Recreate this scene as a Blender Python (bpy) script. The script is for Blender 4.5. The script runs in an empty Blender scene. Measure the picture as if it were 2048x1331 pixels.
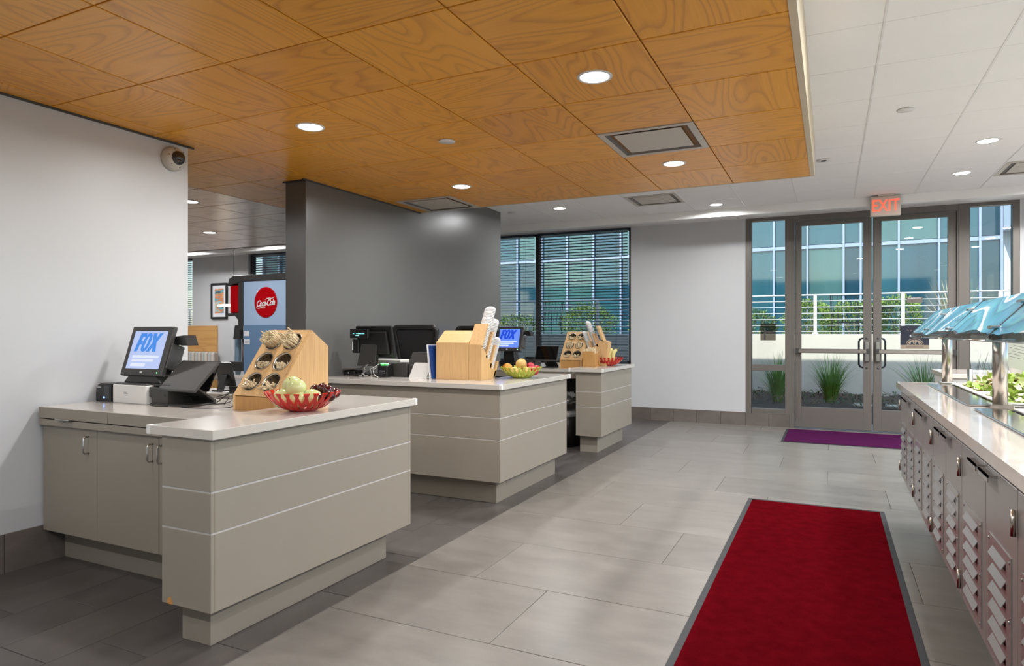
import bpy, bmesh, math, random
from mathutils import Vector, Matrix, Euler, noise
random.seed(7)
R = math.radians
S = bpy.context.scene
COL = S.collection

# ------------------------------------------------------------------ camera, world, sun, exposure
cam_d = bpy.data.cameras.new('camera')
cam = bpy.data.objects.new('camera', cam_d)
COL.objects.link(cam)
cam.location = (0, 0, 1.27)
cam.rotation_euler = (R(90), 0, R(25.757))
cam_d.sensor_width = 36
cam_d.lens = 23.24
cam_d.clip_start = .05
cam_d.clip_end = 300
S.camera = cam
S.view_settings.view_transform = 'Standard'
S.view_settings.look = 'None'
S.view_settings.gamma = 1
S.view_settings.use_curve_mapping = False
S.view_settings.exposure = 0.8
S.cycles.use_denoising = True
S.cycles.max_bounces = 10
S.cycles.transparent_max_bounces = 16
S.cycles.sample_clamp_indirect = 6

W = bpy.data.worlds.new('world')
S.world = W
W.use_nodes = True
wn = W.node_tree.nodes
wl = W.node_tree.links
wn.clear()
wo = wn.new('ShaderNodeOutputWorld')
wb = wn.new('ShaderNodeBackground')
ws = wn.new('ShaderNodeTexSky')
ws.sky_type = 'NISHITA'
ws.sun_disc = False
ws.sun_elevation = R(42)
ws.sun_rotation = R(194)
wb.inputs[1].default_value = .30
wl.new(ws.outputs[0], wb.inputs[0])
wl.new(wb.outputs[0], wo.inputs[0])

sun_d = bpy.data.lights.new('sun', 'SUN')
sun_d.energy = 3.4
sun_d.angle = R(.6)
sun_d.color = (1, .95, .87)
sun = bpy.data.objects.new('sun', sun_d)
sun.rotation_euler = (R(50), 0, R(-14))     # shines towards +Y and down, from behind the building
COL.objects.link(sun)

LAMP_W = 14.0

# ------------------------------------------------------------------ colours and materials
def lin(c):
    c = c / 255
    return c / 12.92 if c <= .04045 else ((c + .055) / 1.055) ** 2.4
def rgb(r, g, b): return (lin(r), lin(g), lin(b), 1)

def new_mat(name):
    m = bpy.data.materials.new(name)
    m.use_nodes = True
    nt = m.node_tree
    b = nt.nodes['Principled BSDF']
    return m, nt.nodes, nt.links, b

def mat(name, col, rough=.5, metal=0, var=.05, scale=6, bump=0, bscale=60, emit=None, es=0, spec=.5, stretch=(1, 1, 1), coat=0):
    """plain surface with a little procedural mottling and fine relief"""
    m, n, l, b = new_mat(name)
    b.inputs['Roughness'].default_value = rough
    b.inputs['Metallic'].default_value = metal
    b.inputs['Specular IOR Level'].default_value = spec
    b.inputs['Coat Weight'].default_value = coat
    tc = n.new('ShaderNodeTexCoord')
    mp = n.new('ShaderNodeMapping')
    mp.inputs['Scale'].default_value = stretch
    l.new(tc.outputs['Object'], mp.inputs[0])
    nz = n.new('ShaderNodeTexNoise')
    nz.inputs['Scale'].default_value = scale
    nz.inputs['Detail'].default_value = 6
    l.new(mp.outputs[0], nz.inputs['Vector'])
    r = n.new('ShaderNodeMix')
    r.data_type = 'RGBA'
    k = 1 - var * 2
    r.inputs[6].default_value = (col[0] * k, col[1] * k, col[2] * k, 1)
    r.inputs[7].default_value = (min(1, col[0] * (1 + var * 2)), min(1, col[1] * (1 + var * 2)), min(1, col[2] * (1 + var * 2)), 1)
    l.new(nz.outputs[0], r.inputs[0])
    l.new(r.outputs[2], b.inputs['Base Color'])
    if bump:
        nb = n.new('ShaderNodeTexNoise')
        nb.inputs['Scale'].default_value = bscale
        nb.inputs['Detail'].default_value = 3
        l.new(mp.outputs[0], nb.inputs['Vector'])
        bp = n.new('ShaderNodeBump')
        bp.inputs['Strength'].default_value = bump
        bp.inputs['Distance'].default_value = .01
        l.new(nb.outputs[0], bp.inputs['Height'])
        l.new(bp.outputs[0], b.inputs['Normal'])
    if emit:
        b.inputs['Emission Color'].default_value = emit
        b.inputs['Emission Strength'].default_value = es
    return m

def wood_mat(name, dark, light, freq=11, across=3.2, along=.75, rough=.35, grooves=False, fine=.35, coat=.1, cscale=1.0, upright=False):
    """flat-sawn veneer: contour lines of a stretched noise, grain along local X"""
    m, n, l, b = new_mat(name)
    b.inputs['Roughness'].default_value = rough
    b.inputs['Coat Weight'].default_value = coat
    b.inputs['Coat Roughness'].default_value = .22
    tc = n.new('ShaderNodeTexCoord')
    oi = n.new('ShaderNodeObjectInfo')
    off = n.new('ShaderNodeVectorMath'); off.operation = 'SCALE'
    off.inputs[0].default_value = (37, 53, 11)
    l.new(oi.outputs['Random'], off.inputs['Scale'])
    ad = n.new('ShaderNodeVectorMath'); ad.operation = 'ADD'
    l.new(tc.outputs['Object'], ad.inputs[0])
    l.new(off.outputs[0], ad.inputs[1])
    mp = n.new('ShaderNodeMapping')
    mp.inputs['Scale'].default_value = (across * cscale, across * cscale, along * cscale) if upright else (along * cscale, across * cscale, across * cscale)
    l.new(ad.outputs[0], mp.inputs[0])
    nz = n.new('ShaderNodeTexNoise')
    nz.inputs['Scale'].default_value = 1
    nz.inputs['Detail'].default_value = 1.2
    nz.inputs['Roughness'].default_value = .4
    l.new(mp.outputs[0], nz.inputs['Vector'])
    mu = n.new('ShaderNodeMath'); mu.operation = 'MULTIPLY'; mu.inputs[1].default_value = freq
    l.new(nz.outputs[0], mu.inputs[0])
    fr = n.new('ShaderNodeMath'); fr.operation = 'FRACT'
    l.new(mu.outputs[0], fr.inputs[0])
    cr = n.new('ShaderNodeValToRGB')
    e = cr.color_ramp.elements
    e[0].position = 0; e[0].color = (.5, .5, .5, 1)
    e[1].position = 1; e[1].color = (.3, .3, .3, 1)
    q = cr.color_ramp.elements.new(.1); q.color = (.85, .85, .85, 1)
    q = cr.color_ramp.elements.new(.6); q.color = (1, 1, 1, 1)
    l.new(fr.outputs[0], cr.inputs[0])
    mp2 = n.new('ShaderNodeMapping')
    mp2.inputs['Scale'].default_value = (90 * cscale, 90 * cscale, 4 * cscale) if upright else (4 * cscale, 90 * cscale, 90 * cscale)
    l.new(ad.outputs[0], mp2.inputs[0])
    nf = n.new('ShaderNodeTexNoise')
    nf.inputs['Scale'].default_value = 1
    nf.inputs['Detail'].default_value = 3
    l.new(mp2.outputs[0], nf.inputs['Vector'])
    mx = n.new('ShaderNodeMix'); mx.data_type = 'FLOAT'
    mx.inputs[0].default_value = fine
    l.new(cr.outputs[0], mx.inputs[2])
    l.new(nf.outputs[0], mx.inputs[3])
    tone = n.new('ShaderNodeMath'); tone.operation = 'MULTIPLY_ADD'
    tone.inputs[1].default_value = .22
    l.new(oi.outputs['Random'], tone.inputs[0])
    l.new(mx.outputs[0], tone.inputs[2])
    cm = n.new('ShaderNodeMix'); cm.data_type = 'RGBA'
    cm.inputs[6].default_value = dark
    cm.inputs[7].default_value = light
    l.new(tone.outputs[0], cm.inputs[0])
    last = cm.outputs[2]
    if grooves:
        sp = n.new('ShaderNodeSeparateXYZ'); l.new(tc.outputs['Object'], sp.inputs[0])
        m1 = n.new('ShaderNodeMath'); m1.operation = 'MULTIPLY'; m1.inputs[1].default_value = 40
        l.new(sp.outputs[0], m1.inputs[0])
        m2 = n.new('ShaderNodeMath'); m2.operation = 'FRACT'; l.new(m1.outputs[0], m2.inputs[0])
        m3 = n.new('ShaderNodeMath'); m3.operation = 'GREATER_THAN'; m3.inputs[1].default_value = .72; l.new(m2.outputs[0], m3.inputs[0])
        gm = n.new('ShaderNodeMix'); gm.data_type = 'RGBA'; gm.inputs[7].default_value = rgb(70, 42, 24)
        l.new(m3.outputs[0], gm.inputs[0]); l.new(last, gm.inputs[6]); last = gm.outputs[2]
    l.new(last, b.inputs['Base Color'])
    return m

def tile_mat(name, c0, c1, rough=.3, st=(1, 1, 1)):
    """porcelain floor tile, cloudy streaks, each tile its own piece of the pattern"""
    m, n, l, b = new_mat(name)
    tc = n.new('ShaderNodeTexCoord')
    oi = n.new('ShaderNodeObjectInfo')
    off = n.new('ShaderNodeVectorMath'); off.operation = 'SCALE'
    off.inputs[0].default_value = (61, 23, 0)
    l.new(oi.outputs['Random'], off.inputs['Scale'])
    ad = n.new('ShaderNodeVectorMath'); ad.operation = 'ADD'
    l.new(tc.outputs['Object'], ad.inputs[0]); l.new(off.outputs[0], ad.inputs[1])
    mp = n.new('ShaderNodeMapping'); mp.inputs['Scale'].default_value = st
    l.new(ad.outputs[0], mp.inputs[0])
    n1 = n.new('ShaderNodeTexNoise'); n1.inputs['Scale'].default_value = 3.5; n1.inputs['Detail'].default_value = 8; n1.inputs['Roughness'].default_value = .6
    l.new(mp.outputs[0], n1.inputs['Vector'])
    n2 = n.new('ShaderNodeTexNoise'); n2.inputs['Scale'].default_value = 160; n2.inputs['Detail'].default_value = 2
    l.new(ad.outputs[0], n2.inputs['Vector'])
    mx = n.new('ShaderNodeMix'); mx.data_type = 'FLOAT'; mx.inputs[0].default_value = .12
    l.new(n1.outputs[0], mx.inputs[2]); l.new(n2.outputs[0], mx.inputs[3])
    t = n.new('ShaderNodeMath'); t.operation = 'MULTIPLY_ADD'; t.inputs[1].default_value = .18
    l.new(oi.outputs['Random'], t.inputs[0]); l.new(mx.outputs[0], t.inputs[2])
    cr = n.new('ShaderNodeMapRange'); cr.inputs[1].default_value = .0; cr.inputs[2].default_value = 1.1
    l.new(t.outputs[0], cr.inputs[0])
    cm = n.new('ShaderNodeMix'); cm.data_type = 'RGBA'
    cm.inputs[6].default_value = c0; cm.inputs[7].default_value = c1
    l.new(cr.outputs[0], cm.inputs[0]); l.new(cm.outputs[2], b.inputs['Base Color'])
    rr = n.new('ShaderNodeMapRange'); rr.inputs[3].default_value = rough + .02; rr.inputs[4].default_value = rough + .08
    l.new(n1.outputs[0], rr.inputs[0]); l.new(rr.outputs[0], b.inputs['Roughness'])
    return m

def glass_mat(name, tint=(1, 1, 1, 1), refl=.5, alpha_rough=0.0, base=0.04):
    """thin architectural pane: clear transmission with a Fresnel mirror on top"""
    m = bpy.data.materials.new(name); m.use_nodes = True
    n = m.node_tree.nodes; l = m.node_tree.links; n.clear()
    o = n.new('ShaderNodeOutputMaterial')
    t = n.new('ShaderNodeBsdfTransparent'); t.inputs[0].default_value = tint
    g = n.new('ShaderNodeBsdfGlossy'); g.inputs['Roughness'].default_value = .01
    lw = n.new('ShaderNodeFresnel'); lw.inputs[0].default_value = 1.45
    mu = n.new('ShaderNodeMath'); mu.operation = 'MULTIPLY'; mu.inputs[1].default_value = refl
    l.new(lw.outputs[0], mu.inputs[0])
    mx = n.new('ShaderNodeMixShader')
    l.new(mu.outputs[0], mx.inputs[0]); l.new(t.outputs[0], mx.inputs[1]); l.new(g.outputs[0], mx.inputs[2])
    l.new(mx.outputs[0], o.inputs[0])
    return m

def emit_mat(name, col, s):
    m, n, l, b = new_mat(name)
    b.inputs['Base Color'].default_value = col
    b.inputs['Emission Color'].default_value = col
    b.inputs['Emission Strength'].default_value = s
    return m

M = {}
M['wall'] = mat('white_wall_paint', rgb(198, 198, 199), .42, var=.008, bump=.03, bscale=140)
M['wall_grey'] = mat('grey_wall_paint', rgb(100, 99, 97), .3, var=.02, scale=3, bump=.04, bscale=120)
M['ceil_white'] = mat('white_ceiling_tile', rgb(240, 238, 236), .8, var=.012, scale=3, bump=.05, bscale=220)
M['grid_backing'] = mat('ceiling_grid_channel', rgb(120, 118, 115), .7)  # darker backing that shows in the joints between the white tiles
M['grid_white'] = mat('white_grid_rail', rgb(228, 226, 224), .5)
M['soffit'] = mat('white_soffit_paint', rgb(240, 238, 236), .38, var=.01)
M['wood'] = wood_mat('cherry_veneer', rgb(184, 108, 14), rgb(244, 172, 50), freq=17, across=3.6, along=.75, rough=.36)
M['wood_groove'] = wood_mat('grooved_oak_panel', rgb(176, 120, 84), rgb(236, 190, 150), freq=8, rough=.32, grooves=True, coat=.6)
M['wood_gap'] = mat('wood_ceiling_reveal', rgb(126, 84, 34), .6, var=.05)
M['wood_edge'] = mat('cream_ceiling_edge', rgb(206, 190, 160), .4, var=.02)
M['tile_light'] = tile_mat('light_porcelain_tile', rgb(84, 80, 75), rgb(140, 134, 127), .27, (1, 2.2, 1))
M['tile_dark'] = tile_mat('dark_porcelain_tile', rgb(44, 40, 38), rgb(100, 94, 90), .3, (2.2, 1, 1))
M['grout'] = mat('floor_grout', rgb(96, 92, 88), .8)
M['grout_dark'] = mat('dark_floor_grout', rgb(92, 88, 84), .8)
M['base_tile'] = tile_mat('brown_baseboard_tile', rgb(70, 62, 58), rgb(128, 118, 110), .4, (1, 1, 2))
M['lam'] = mat('taupe_laminate', rgb(146, 138, 125), .42, var=.02, scale=4, bump=.02, bscale=300)
M['lam_top'] = mat('taupe_worktop_laminate', rgb(196, 190, 181), .2, var=.02, scale=5, coat=.3)
M['strip'] = mat('pale_metal_strip', rgb(205, 203, 200), .35, .3)
M['chip'] = mat('raw_particle_board', rgb(196, 140, 78), .8, var=.15, scale=80)
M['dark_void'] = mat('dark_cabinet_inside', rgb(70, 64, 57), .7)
M['steel'] = mat('brushed_steel', rgb(190, 184, 176), .25, 1, var=.04, scale=40, stretch=(1, 1, .05))
M['chrome'] = mat('satin_chrome', rgb(200, 198, 195), .18, 1)
M['alu'] = mat('bronze_grey_aluminium', rgb(112, 106, 100), .42, .35, var=.02)
M['alu_dark'] = mat('dark_window_frame', rgb(62, 60, 60), .45, .2)
M['metal_grey'] = mat('grey_metal_cabinet', rgb(158, 153, 149), .3, .35, var=.015)
M['louver'] = mat('light_steel_louver', rgb(176, 173, 171), .25, .6, var=.02)
M['quartz'] = mat('white_quartz', rgb(226, 214, 203), .08, var=.02, scale=12, coat=.4)
M['black'] = mat('black_plastic', rgb(28, 27, 27), .32, var=.04)
M['black_matte'] = mat('black_fabric', rgb(24, 24, 26), .8, var=.06, bump=.2, bscale=400)
M['charcoal'] = mat('charcoal_plastic', rgb(62, 60, 58), .38, var=.03)
M['screen_off'] = mat('dark_glass_screen', rgb(66, 64, 62), .12, var=.02, coat=.5)
M['screen_black'] = mat('black_glass_screen', rgb(12, 12, 14), .06, coat=.5)
M['white_plastic'] = mat('white_plastic', rgb(226, 224, 220), .35, var=.01)
M['beige_plastic'] = mat('off_white_plastic', rgb(196, 188, 176), .45, var=.01)
M['bamboo'] = wood_mat('bamboo_ply', rgb(176, 132, 80), rgb(222, 182, 128), freq=5, across=14, along=.7, rough=.4, fine=.75, coat=.1, cscale=1.6, upright=True)
M['bamboo_end'] = wood_mat('bamboo_ply_edge', rgb(150, 104, 52), rgb(206, 156, 92), freq=5, across=14, along=.7, rough=.45, fine=.8, coat=.05, cscale=1.6, upright=True)
M['stick'] = mat('paper_wrapped_cutlery', rgb(216, 196, 160), .7, var=.12, scale=60)
M['lid'] = mat('frosted_plastic_lid', rgb(225, 224, 222), .25, var=.03)
M['red_plastic'] = mat('red_enamel', rgb(196, 22, 6), .25, var=.04, coat=.3)
M['green_plastic'] = mat('lime_enamel', rgb(168, 178, 62), .3, var=.04, coat=.2)
M['apple_green'] = mat('pale_green_apple_skin', rgb(196, 202, 140), .22, var=.07, scale=18, coat=.2)
M['plum'] = mat('dark_plum_skin', rgb(66, 14, 18), .18, var=.15, scale=20, coat=.3)
M['pear'] = mat('russet_pear_skin', rgb(198, 160, 92), .5, var=.08, scale=60)
M['orange'] = mat('orange_peel', rgb(216, 150, 58), .45, var=.05, bump=.15, bscale=150)
M['apple_red'] = mat('red_apple_skin', rgb(168, 22, 34), .2, var=.15, scale=20, coat=.2)
M['banana'] = mat('banana_skin', rgb(206, 194, 124), .45, var=.07, scale=20)
M['banana_tip'] = mat('banana_stem', rgb(96, 84, 44), .6)
M['stem'] = mat('fruit_stem', rgb(70, 50, 30), .7)
M['red_mat'] = mat('red_carpet_pile', rgb(106, 12, 22), .95, var=.22, scale=14, bump=1, bscale=420, spec=.0)
M['purple_mat'] = mat('purple_carpet_pile', rgb(76, 14, 66), .95, var=.12, scale=9, bump=.8, bscale=300, spec=.1)
M['rubber'] = mat('dark_rubber_border', rgb(40, 40, 42), .6)
M['lamp_on'] = emit_mat('lit_diffuser', (1, .98, .95, 1), 6)
M['lamp_trim'] = mat('white_lamp_trim', rgb(225, 222, 218), .35)
M['glass'] = glass_mat('window_glass', (.93, .97, .96, 1), .75)
M['glass_guard'] = glass_mat('guard_glass', (.95, .985, .975, 1), .9)
M['glass_smoke'] = glass_mat('smoked_glass', (.45, .42, .39, 1), .9)
M['glass_blue'] = glass_mat('pale_blue_acrylic', (.86, .91, .95, 1), .8)
M['concrete'] = mat('cast_concrete', rgb(196, 190, 180), .85, var=.06, scale=2.5, bump=.2, bscale=40)
M['soil'] = mat('mulch_soil', rgb(78, 68, 58), .95, var=.25, scale=14, bump=1, bscale=50)
M['paving'] = mat('outdoor_paving', rgb(172, 164, 154), .85, var=.06)
M['rail'] = mat('white_painted_rail', rgb(205, 205, 204), .4)
M['leaf_a'] = mat('hedge_leaf', rgb(116, 142, 56), .6, var=.3, scale=3)
M['leaf_b'] = mat('dark_hedge_leaf', rgb(54, 84, 40), .6, var=.3, scale=3)
M['grass'] = mat('grass_blade', rgb(96, 142, 56), .5, var=.2, scale=9)
M['flax'] = mat('flax_blade', rgb(150, 142, 116), .5, var=.2, scale=5)
M['twig'] = mat('dry_twig', rgb(120, 104, 80), .8, var=.2)
M['build_wht'] = mat('pale_building_mullion', rgb(126, 140, 164), .4, .1)
M['build_panel'] = mat('pale_building_cladding', rgb(190, 205, 218), .6)
M['iron'] = mat('dark_patio_metal', rgb(30, 32, 36), .5, .4)
M['red_gloss'] = mat('red_gloss_panel', rgb(184, 10, 20), .12, coat=.5)
M['cane'] = mat('brown_tube', rgb(122, 102, 88), .5)
M['navy'] = mat('navy_print', rgb(24, 28, 46), .4)
M['taupe_print'] = mat('taupe_print', rgb(150, 134, 116), .5)
M['brochure_blue'] = mat('blue_brochure', rgb(20, 58, 122), .35)
M['paper'] = mat('white_paper', rgb(226, 226, 230), .6)
M['ink'] = mat('dark_ink', rgb(52, 52, 58), .6)
M['grey_ink'] = mat('grey_ink', rgb(140, 140, 146), .6)
M['lettuce'] = mat('lettuce_leaf', rgb(142, 166, 62), .45, var=.35, scale=14)
M['lettuce_pale'] = mat('pale_lettuce_rib', rgb(214, 218, 160), .45, var=.15, scale=14)
M['lettuce_red'] = mat('red_lettuce_leaf', rgb(138, 84, 52), .45, var=.2, scale=14)
M['dressing'] = mat('grain_salad', rgb(206, 160, 96), .6, var=.25, scale=40)
M['silver_bag'] = mat('clear_plastic_bag', rgb(190, 190, 190), .15, .6)

# ------------------------------------------------------------------ mesh builder
class MB:
    def __init__(s): s.v = []; s.f = []; s.mi = []; s.sm = []
    def add(s, vs, fs, mi=0, smooth=False):
        o = len(s.v)
        s.v += [Vector(p) for p in vs]
        for f in fs:
            s.f.append([i + o for i in f]); s.mi.append(mi); s.sm.append(smooth)
        return s
    def box(s, x0, y0, z0, x1, y1, z1, mi=0, M4=None):
        if x0 > x1: x0, x1 = x1, x0
        if y0 > y1: y0, y1 = y1, y0
        if z0 > z1: z0, z1 = z1, z0
        vs = [(x0, y0, z0), (x1, y0, z0), (x1, y1, z0), (x0, y1, z0), (x0, y0, z1), (x1, y0, z1), (x1, y1, z1), (x0, y1, z1)]
        if M4: vs = [M4 @ Vector(p) for p in vs]
        return s.add(vs, [(0, 3, 2, 1), (4, 5, 6, 7), (0, 1, 5, 4), (1, 2, 6, 5), (2, 3, 7, 6), (3, 0, 4, 7)], mi)
    def prism(s, pts, a, b, axis='Z', mi=0, M4=None):
        """polygon pts (2D) extruded from a to b along an axis; X: pts=(y,z), Y: pts=(x,z), Z: pts=(x,y)"""
        def P(p, t):
            return {'X': (t, p[0], p[1]), 'Y': (p[0], t, p[1]), 'Z': (p[0], p[1], t)}[axis]
        n = len(pts)
        vs = [P(p, a) for p in pts] + [P(p, b) for p in pts]
        if M4: vs = [M4 @ Vector(p) for p in vs]
        fs = [tuple(range(n - 1, -1, -1)), tuple(range(n, 2 * n))]
        fs += [(i, (i + 1) % n, n + (i + 1) % n, n + i) for i in range(n)]
        return s.add(vs, fs, mi)
    def tube(s, path, r, n=8, mi=0, caps=True):
        path = [Vector(p) for p in path]
        rs = r if isinstance(r, (list, tuple)) else [r] * len(path)
        vs = []; up = None
        for i, p in enumerate(path):
            t = (path[min(i + 1, len(path) - 1)] - path[max(i - 1, 0)]).normalized()
            if up is None:
                up = Vector((0, 0, 1)) if abs(t.z) < .9 else Vector((1, 0, 0))
            a = t.cross(up).normalized()
            if a.length < .5: a = t.orthogonal().normalized()
            up = a.cross(t).normalized()
            for k in range(n):
                w = 2 * math.pi * k / n
                vs.append(p + (a * math.cos(w) + up * math.sin(w)) * rs[i])
        fs = []
        for i in range(len(path) - 1):
            for k in range(n):
                fs.append((i * n + k, i * n + (k + 1) % n, (i + 1) * n + (k + 1) % n, (i + 1) * n + k))
        s.add(vs, fs, mi, True)
        if caps:
            o = len(s.v) - len(vs)
            s.f.append([o + k for k in range(n - 1, -1, -1)]); s.mi.append(mi); s.sm.append(False)
            o2 = len(s.v) - n
            s.f.append([o2 + k for k in range(n)]); s.mi.append(mi); s.sm.append(False)
        return s
    def lathe(s, prof, c=(0, 0, 0), n=24, mi=0, M4=None, smooth=True, cap=True):
        vs = []; fs = []
        for (r, z) in prof:
            for k in range(n):
                w = 2 * math.pi * k / n
                p = Vector((c[0] + r * math.cos(w), c[1] + r * math.sin(w), c[2] + z))
                vs.append(M4 @ p if M4 else p)
        for i in range(len(prof) - 1):
            for k in range(n):
                fs.append((i * n + k, i * n + (k + 1) % n, (i + 1) * n + (k + 1) % n, (i + 1) * n + k))
        if cap and prof[0][0] > 1e-4: fs.append(tuple(range(n - 1, -1, -1)))
        return s.add(vs, fs, mi, smooth)
    def quad(s, a, b, c, d, mi=0): return s.add([a, b, c, d], [(0, 1, 2, 3)], mi)
    def mesh(s, name, mats, off=Vector((0, 0, 0))):
        me = bpy.data.meshes.new(name)
        me.from_pydata([tuple(p - off) for p in s.v], [], s.f)
        for m in (mats if isinstance(mats, (list, tuple)) else [mats]):
            me.materials.append(m)
        me.polygons.foreach_set('material_index', s.mi)
        me.polygons.foreach_set('use_smooth', s.sm)
        me.validate(); me.update()
        return me
    def build(s, name, mats, parent=None, bevel=0, world=False, seg=1, sharp=False):
        off = org(parent) if (world and parent) else Vector((0, 0, 0))
        me = s.mesh(name, mats, off)
        if bevel:
            bm = bmesh.new(); bm.from_mesh(me)
            bmesh.ops.remove_doubles(bm, verts=bm.verts, dist=1e-6)
            bmesh.ops.recalc_face_normals(bm, faces=bm.faces)
            ed = [e for e in bm.edges if len(e.link_faces) == 2 and e.calc_face_angle(0) > .5]
            bmesh.ops.bevel(bm, geom=ed, offset=bevel, segments=seg, affect='EDGES', clamp_overlap=True)
            bm.to_mesh(me); bm.free()
        else:
            bm = bmesh.new(); bm.from_mesh(me)
            bmesh.ops.recalc_face_normals(bm, faces=bm.faces)
            bm.to_mesh(me); bm.free()
        o = bpy.data.objects.new(name, me)
        COL.objects.link(o)
        if parent: o.parent = parent
        return o

def org(o):
    v = Vector((0, 0, 0))
    while o is not None:
        v = v + o.location; o = o.parent
    return v

def tag(o, label=None, cat=None, group=None, kind=None):
    if label: o['label'] = label
    if cat: o['category'] = cat
    if group: o['group'] = group
    if kind: o['kind'] = kind
    return o

def thing(name, label, cat, loc=(0, 0, 0), rz=0, group=None):
    o = bpy.data.objects.new(name, None)
    o.empty_display_size = .05
    COL.objects.link(o)
    o.location = loc; o.rotation_euler = (0, 0, rz)
    return tag(o, label, cat, group)

def struct(name, mb, mats, parent=None, label=None, bevel=0):
    o = mb.build(name, mats, parent, bevel, world=parent is not None)
    if parent is None: o['kind'] = 'structure'
    if label: o['label'] = label
    return o

def copy_tree(o, loc=None, rz=None, label=None, parent=None):
    c = o.copy(); COL.objects.link(c)
    if parent is not None: c.parent = parent
    if loc is not None: c.location = loc
    if rz is not None: c.rotation_euler = (0, 0, rz)
    if label: c['label'] = label
    for ch in list(o.children): copy_tree(ch, parent=c)
    return c

def piece(name, me, parent, loc, rz=0):
    o = bpy.data.objects.new(name, me); COL.objects.link(o)
    o.parent = parent
    o.location = Vector(loc) - org(parent)
    o.rotation_euler = (0, 0, rz)
    return o

def text(name, body, size, mt, parent, M4, depth=.001, sx=1, shear=0, offset=0, align='CENTER', spacing=1):
    cu = bpy.data.curves.new(name, 'FONT')
    cu.body = body; cu.size = size; cu.extrude = depth; cu.offset = offset; cu.shear = shear
    cu.align_x = align; cu.align_y = 'CENTER'; cu.space_character = spacing; cu.resolution_u = 4
    t = bpy.data.objects.new(name, cu)
    me = bpy.data.meshes.new_from_object(t)
    bpy.data.objects.remove(t)
    me.transform(M4 @ Matrix.Diagonal((sx, 1, 1, 1)))
    me.materials.clear(); me.materials.append(mt)
    for p in me.polygons: p.material_index = 0
    o = bpy.data.objects.new(name, me); COL.objects.link(o)
    o.parent = parent
    return o

# frame whose local x is world X, local y is world Z (a face looking towards -Y)
FACE_S = Matrix(((1, 0, 0, 0), (0, 0, -1, 0), (0, 1, 0, 0), (0, 0, 0, 1)))

def cut_boxes(x0, x1, y0, y1, holes):
    """wall rectangle minus holes -> list of rectangles (u0,v0,u1,v1)"""
    out = []
    xs = sorted({x0, x1, *[h[0] for h in holes], *[h[2] for h in holes]})
    for a, b in zip(xs[:-1], xs[1:]):
        if a < x0 or b > x1: continue
        cur = y0
        for h in sorted([h for h in holes if h[0] <= a and h[2] >= b], key=lambda h: h[1]):
            if h[1] > cur: out.append((a, cur, b, h[1]))
            cur = max(cur, h[3])
        if cur < y1: out.append((a, cur, b, y1))
    return out

# ================================================================== THE SETTING
FY = 9.62          # inner face of the far window wall
CW = 2.853         # white ceiling height
CB = 2.54          # wood ceiling height
XW = -3.95         # left white wall face

# ---- floor
fl = struct('floor', MB().box(-2.09, -3, -.06, 3.3, FY, -.004).box(-14, -3, -.06, -2.09, FY, -.0045, 1), [M['grout'], M['grout_dark']])
G = .0035
def tile_mesh(w, d, name, mt, t=.012, b=.0012):
    mb = MB().box(-w / 2, -d / 2, -t, w / 2, d / 2, 0)
    me = mb.mesh(name, mt)
    bm = bmesh.new(); bm.from_mesh(me)
    top = [e for e in bm.edges if all(v.co.z > -.001 for v in e.verts)]
    bmesh.ops.bevel(bm, geom=top, offset=b, segments=1, affect='EDGES')
    bm.to_mesh(me); bm.free()
    return me
_cache = {}
def tile(w, d, name, mk, parent, x, y, z=0, t=.012):
    k = (round(w, 3), round(d, 3), mk)
    if k not in _cache: _cache[k] = tile_mesh(w - G, d - G, name, M[mk], t)
    return piece(name, _cache[k], parent, (x, y, z))
P_ = .6175
for k in range(-6, 12):
    y0 = 2.395 + P_ * k; y1 = min(y0 + P_, FY)
    if y1 - y0 < .03: continue
    j = {0: -1.26, 1: -1.67, 2: -.84}[k % 3]
    xs = [-2.09] + [j + 1.232 * n for n in range(-1, 5) if -2.05 < j + 1.232 * n < 3.2] + [3.3]
    for a, b in zip(xs[:-1], xs[1:]):
        tile(b - a, y1 - y0, 'tile', 'tile_light', fl, (a + b) / 2, (y0 + y1) / 2)
for c in range(0, 9):
    x1 = -2.09 - .305 * c - (.02 if c else 0); x0 = -2.11 - .305 * (c + 1)
    if c == 0: x1 = -2.09
    off = (1.714 - .203 * (c - 1)) % .61
    ys = [.2] + [off + .61 * n for n in range(0, 17) if .25 < off + .61 * n < FY - .05] + [FY]
    for a, b in zip(ys[:-1], ys[1:]):
        tile(x1 - x0, b - a, 'tile', 'tile_dark', fl, (x0 + x1) / 2, (a + b) / 2)

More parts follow.
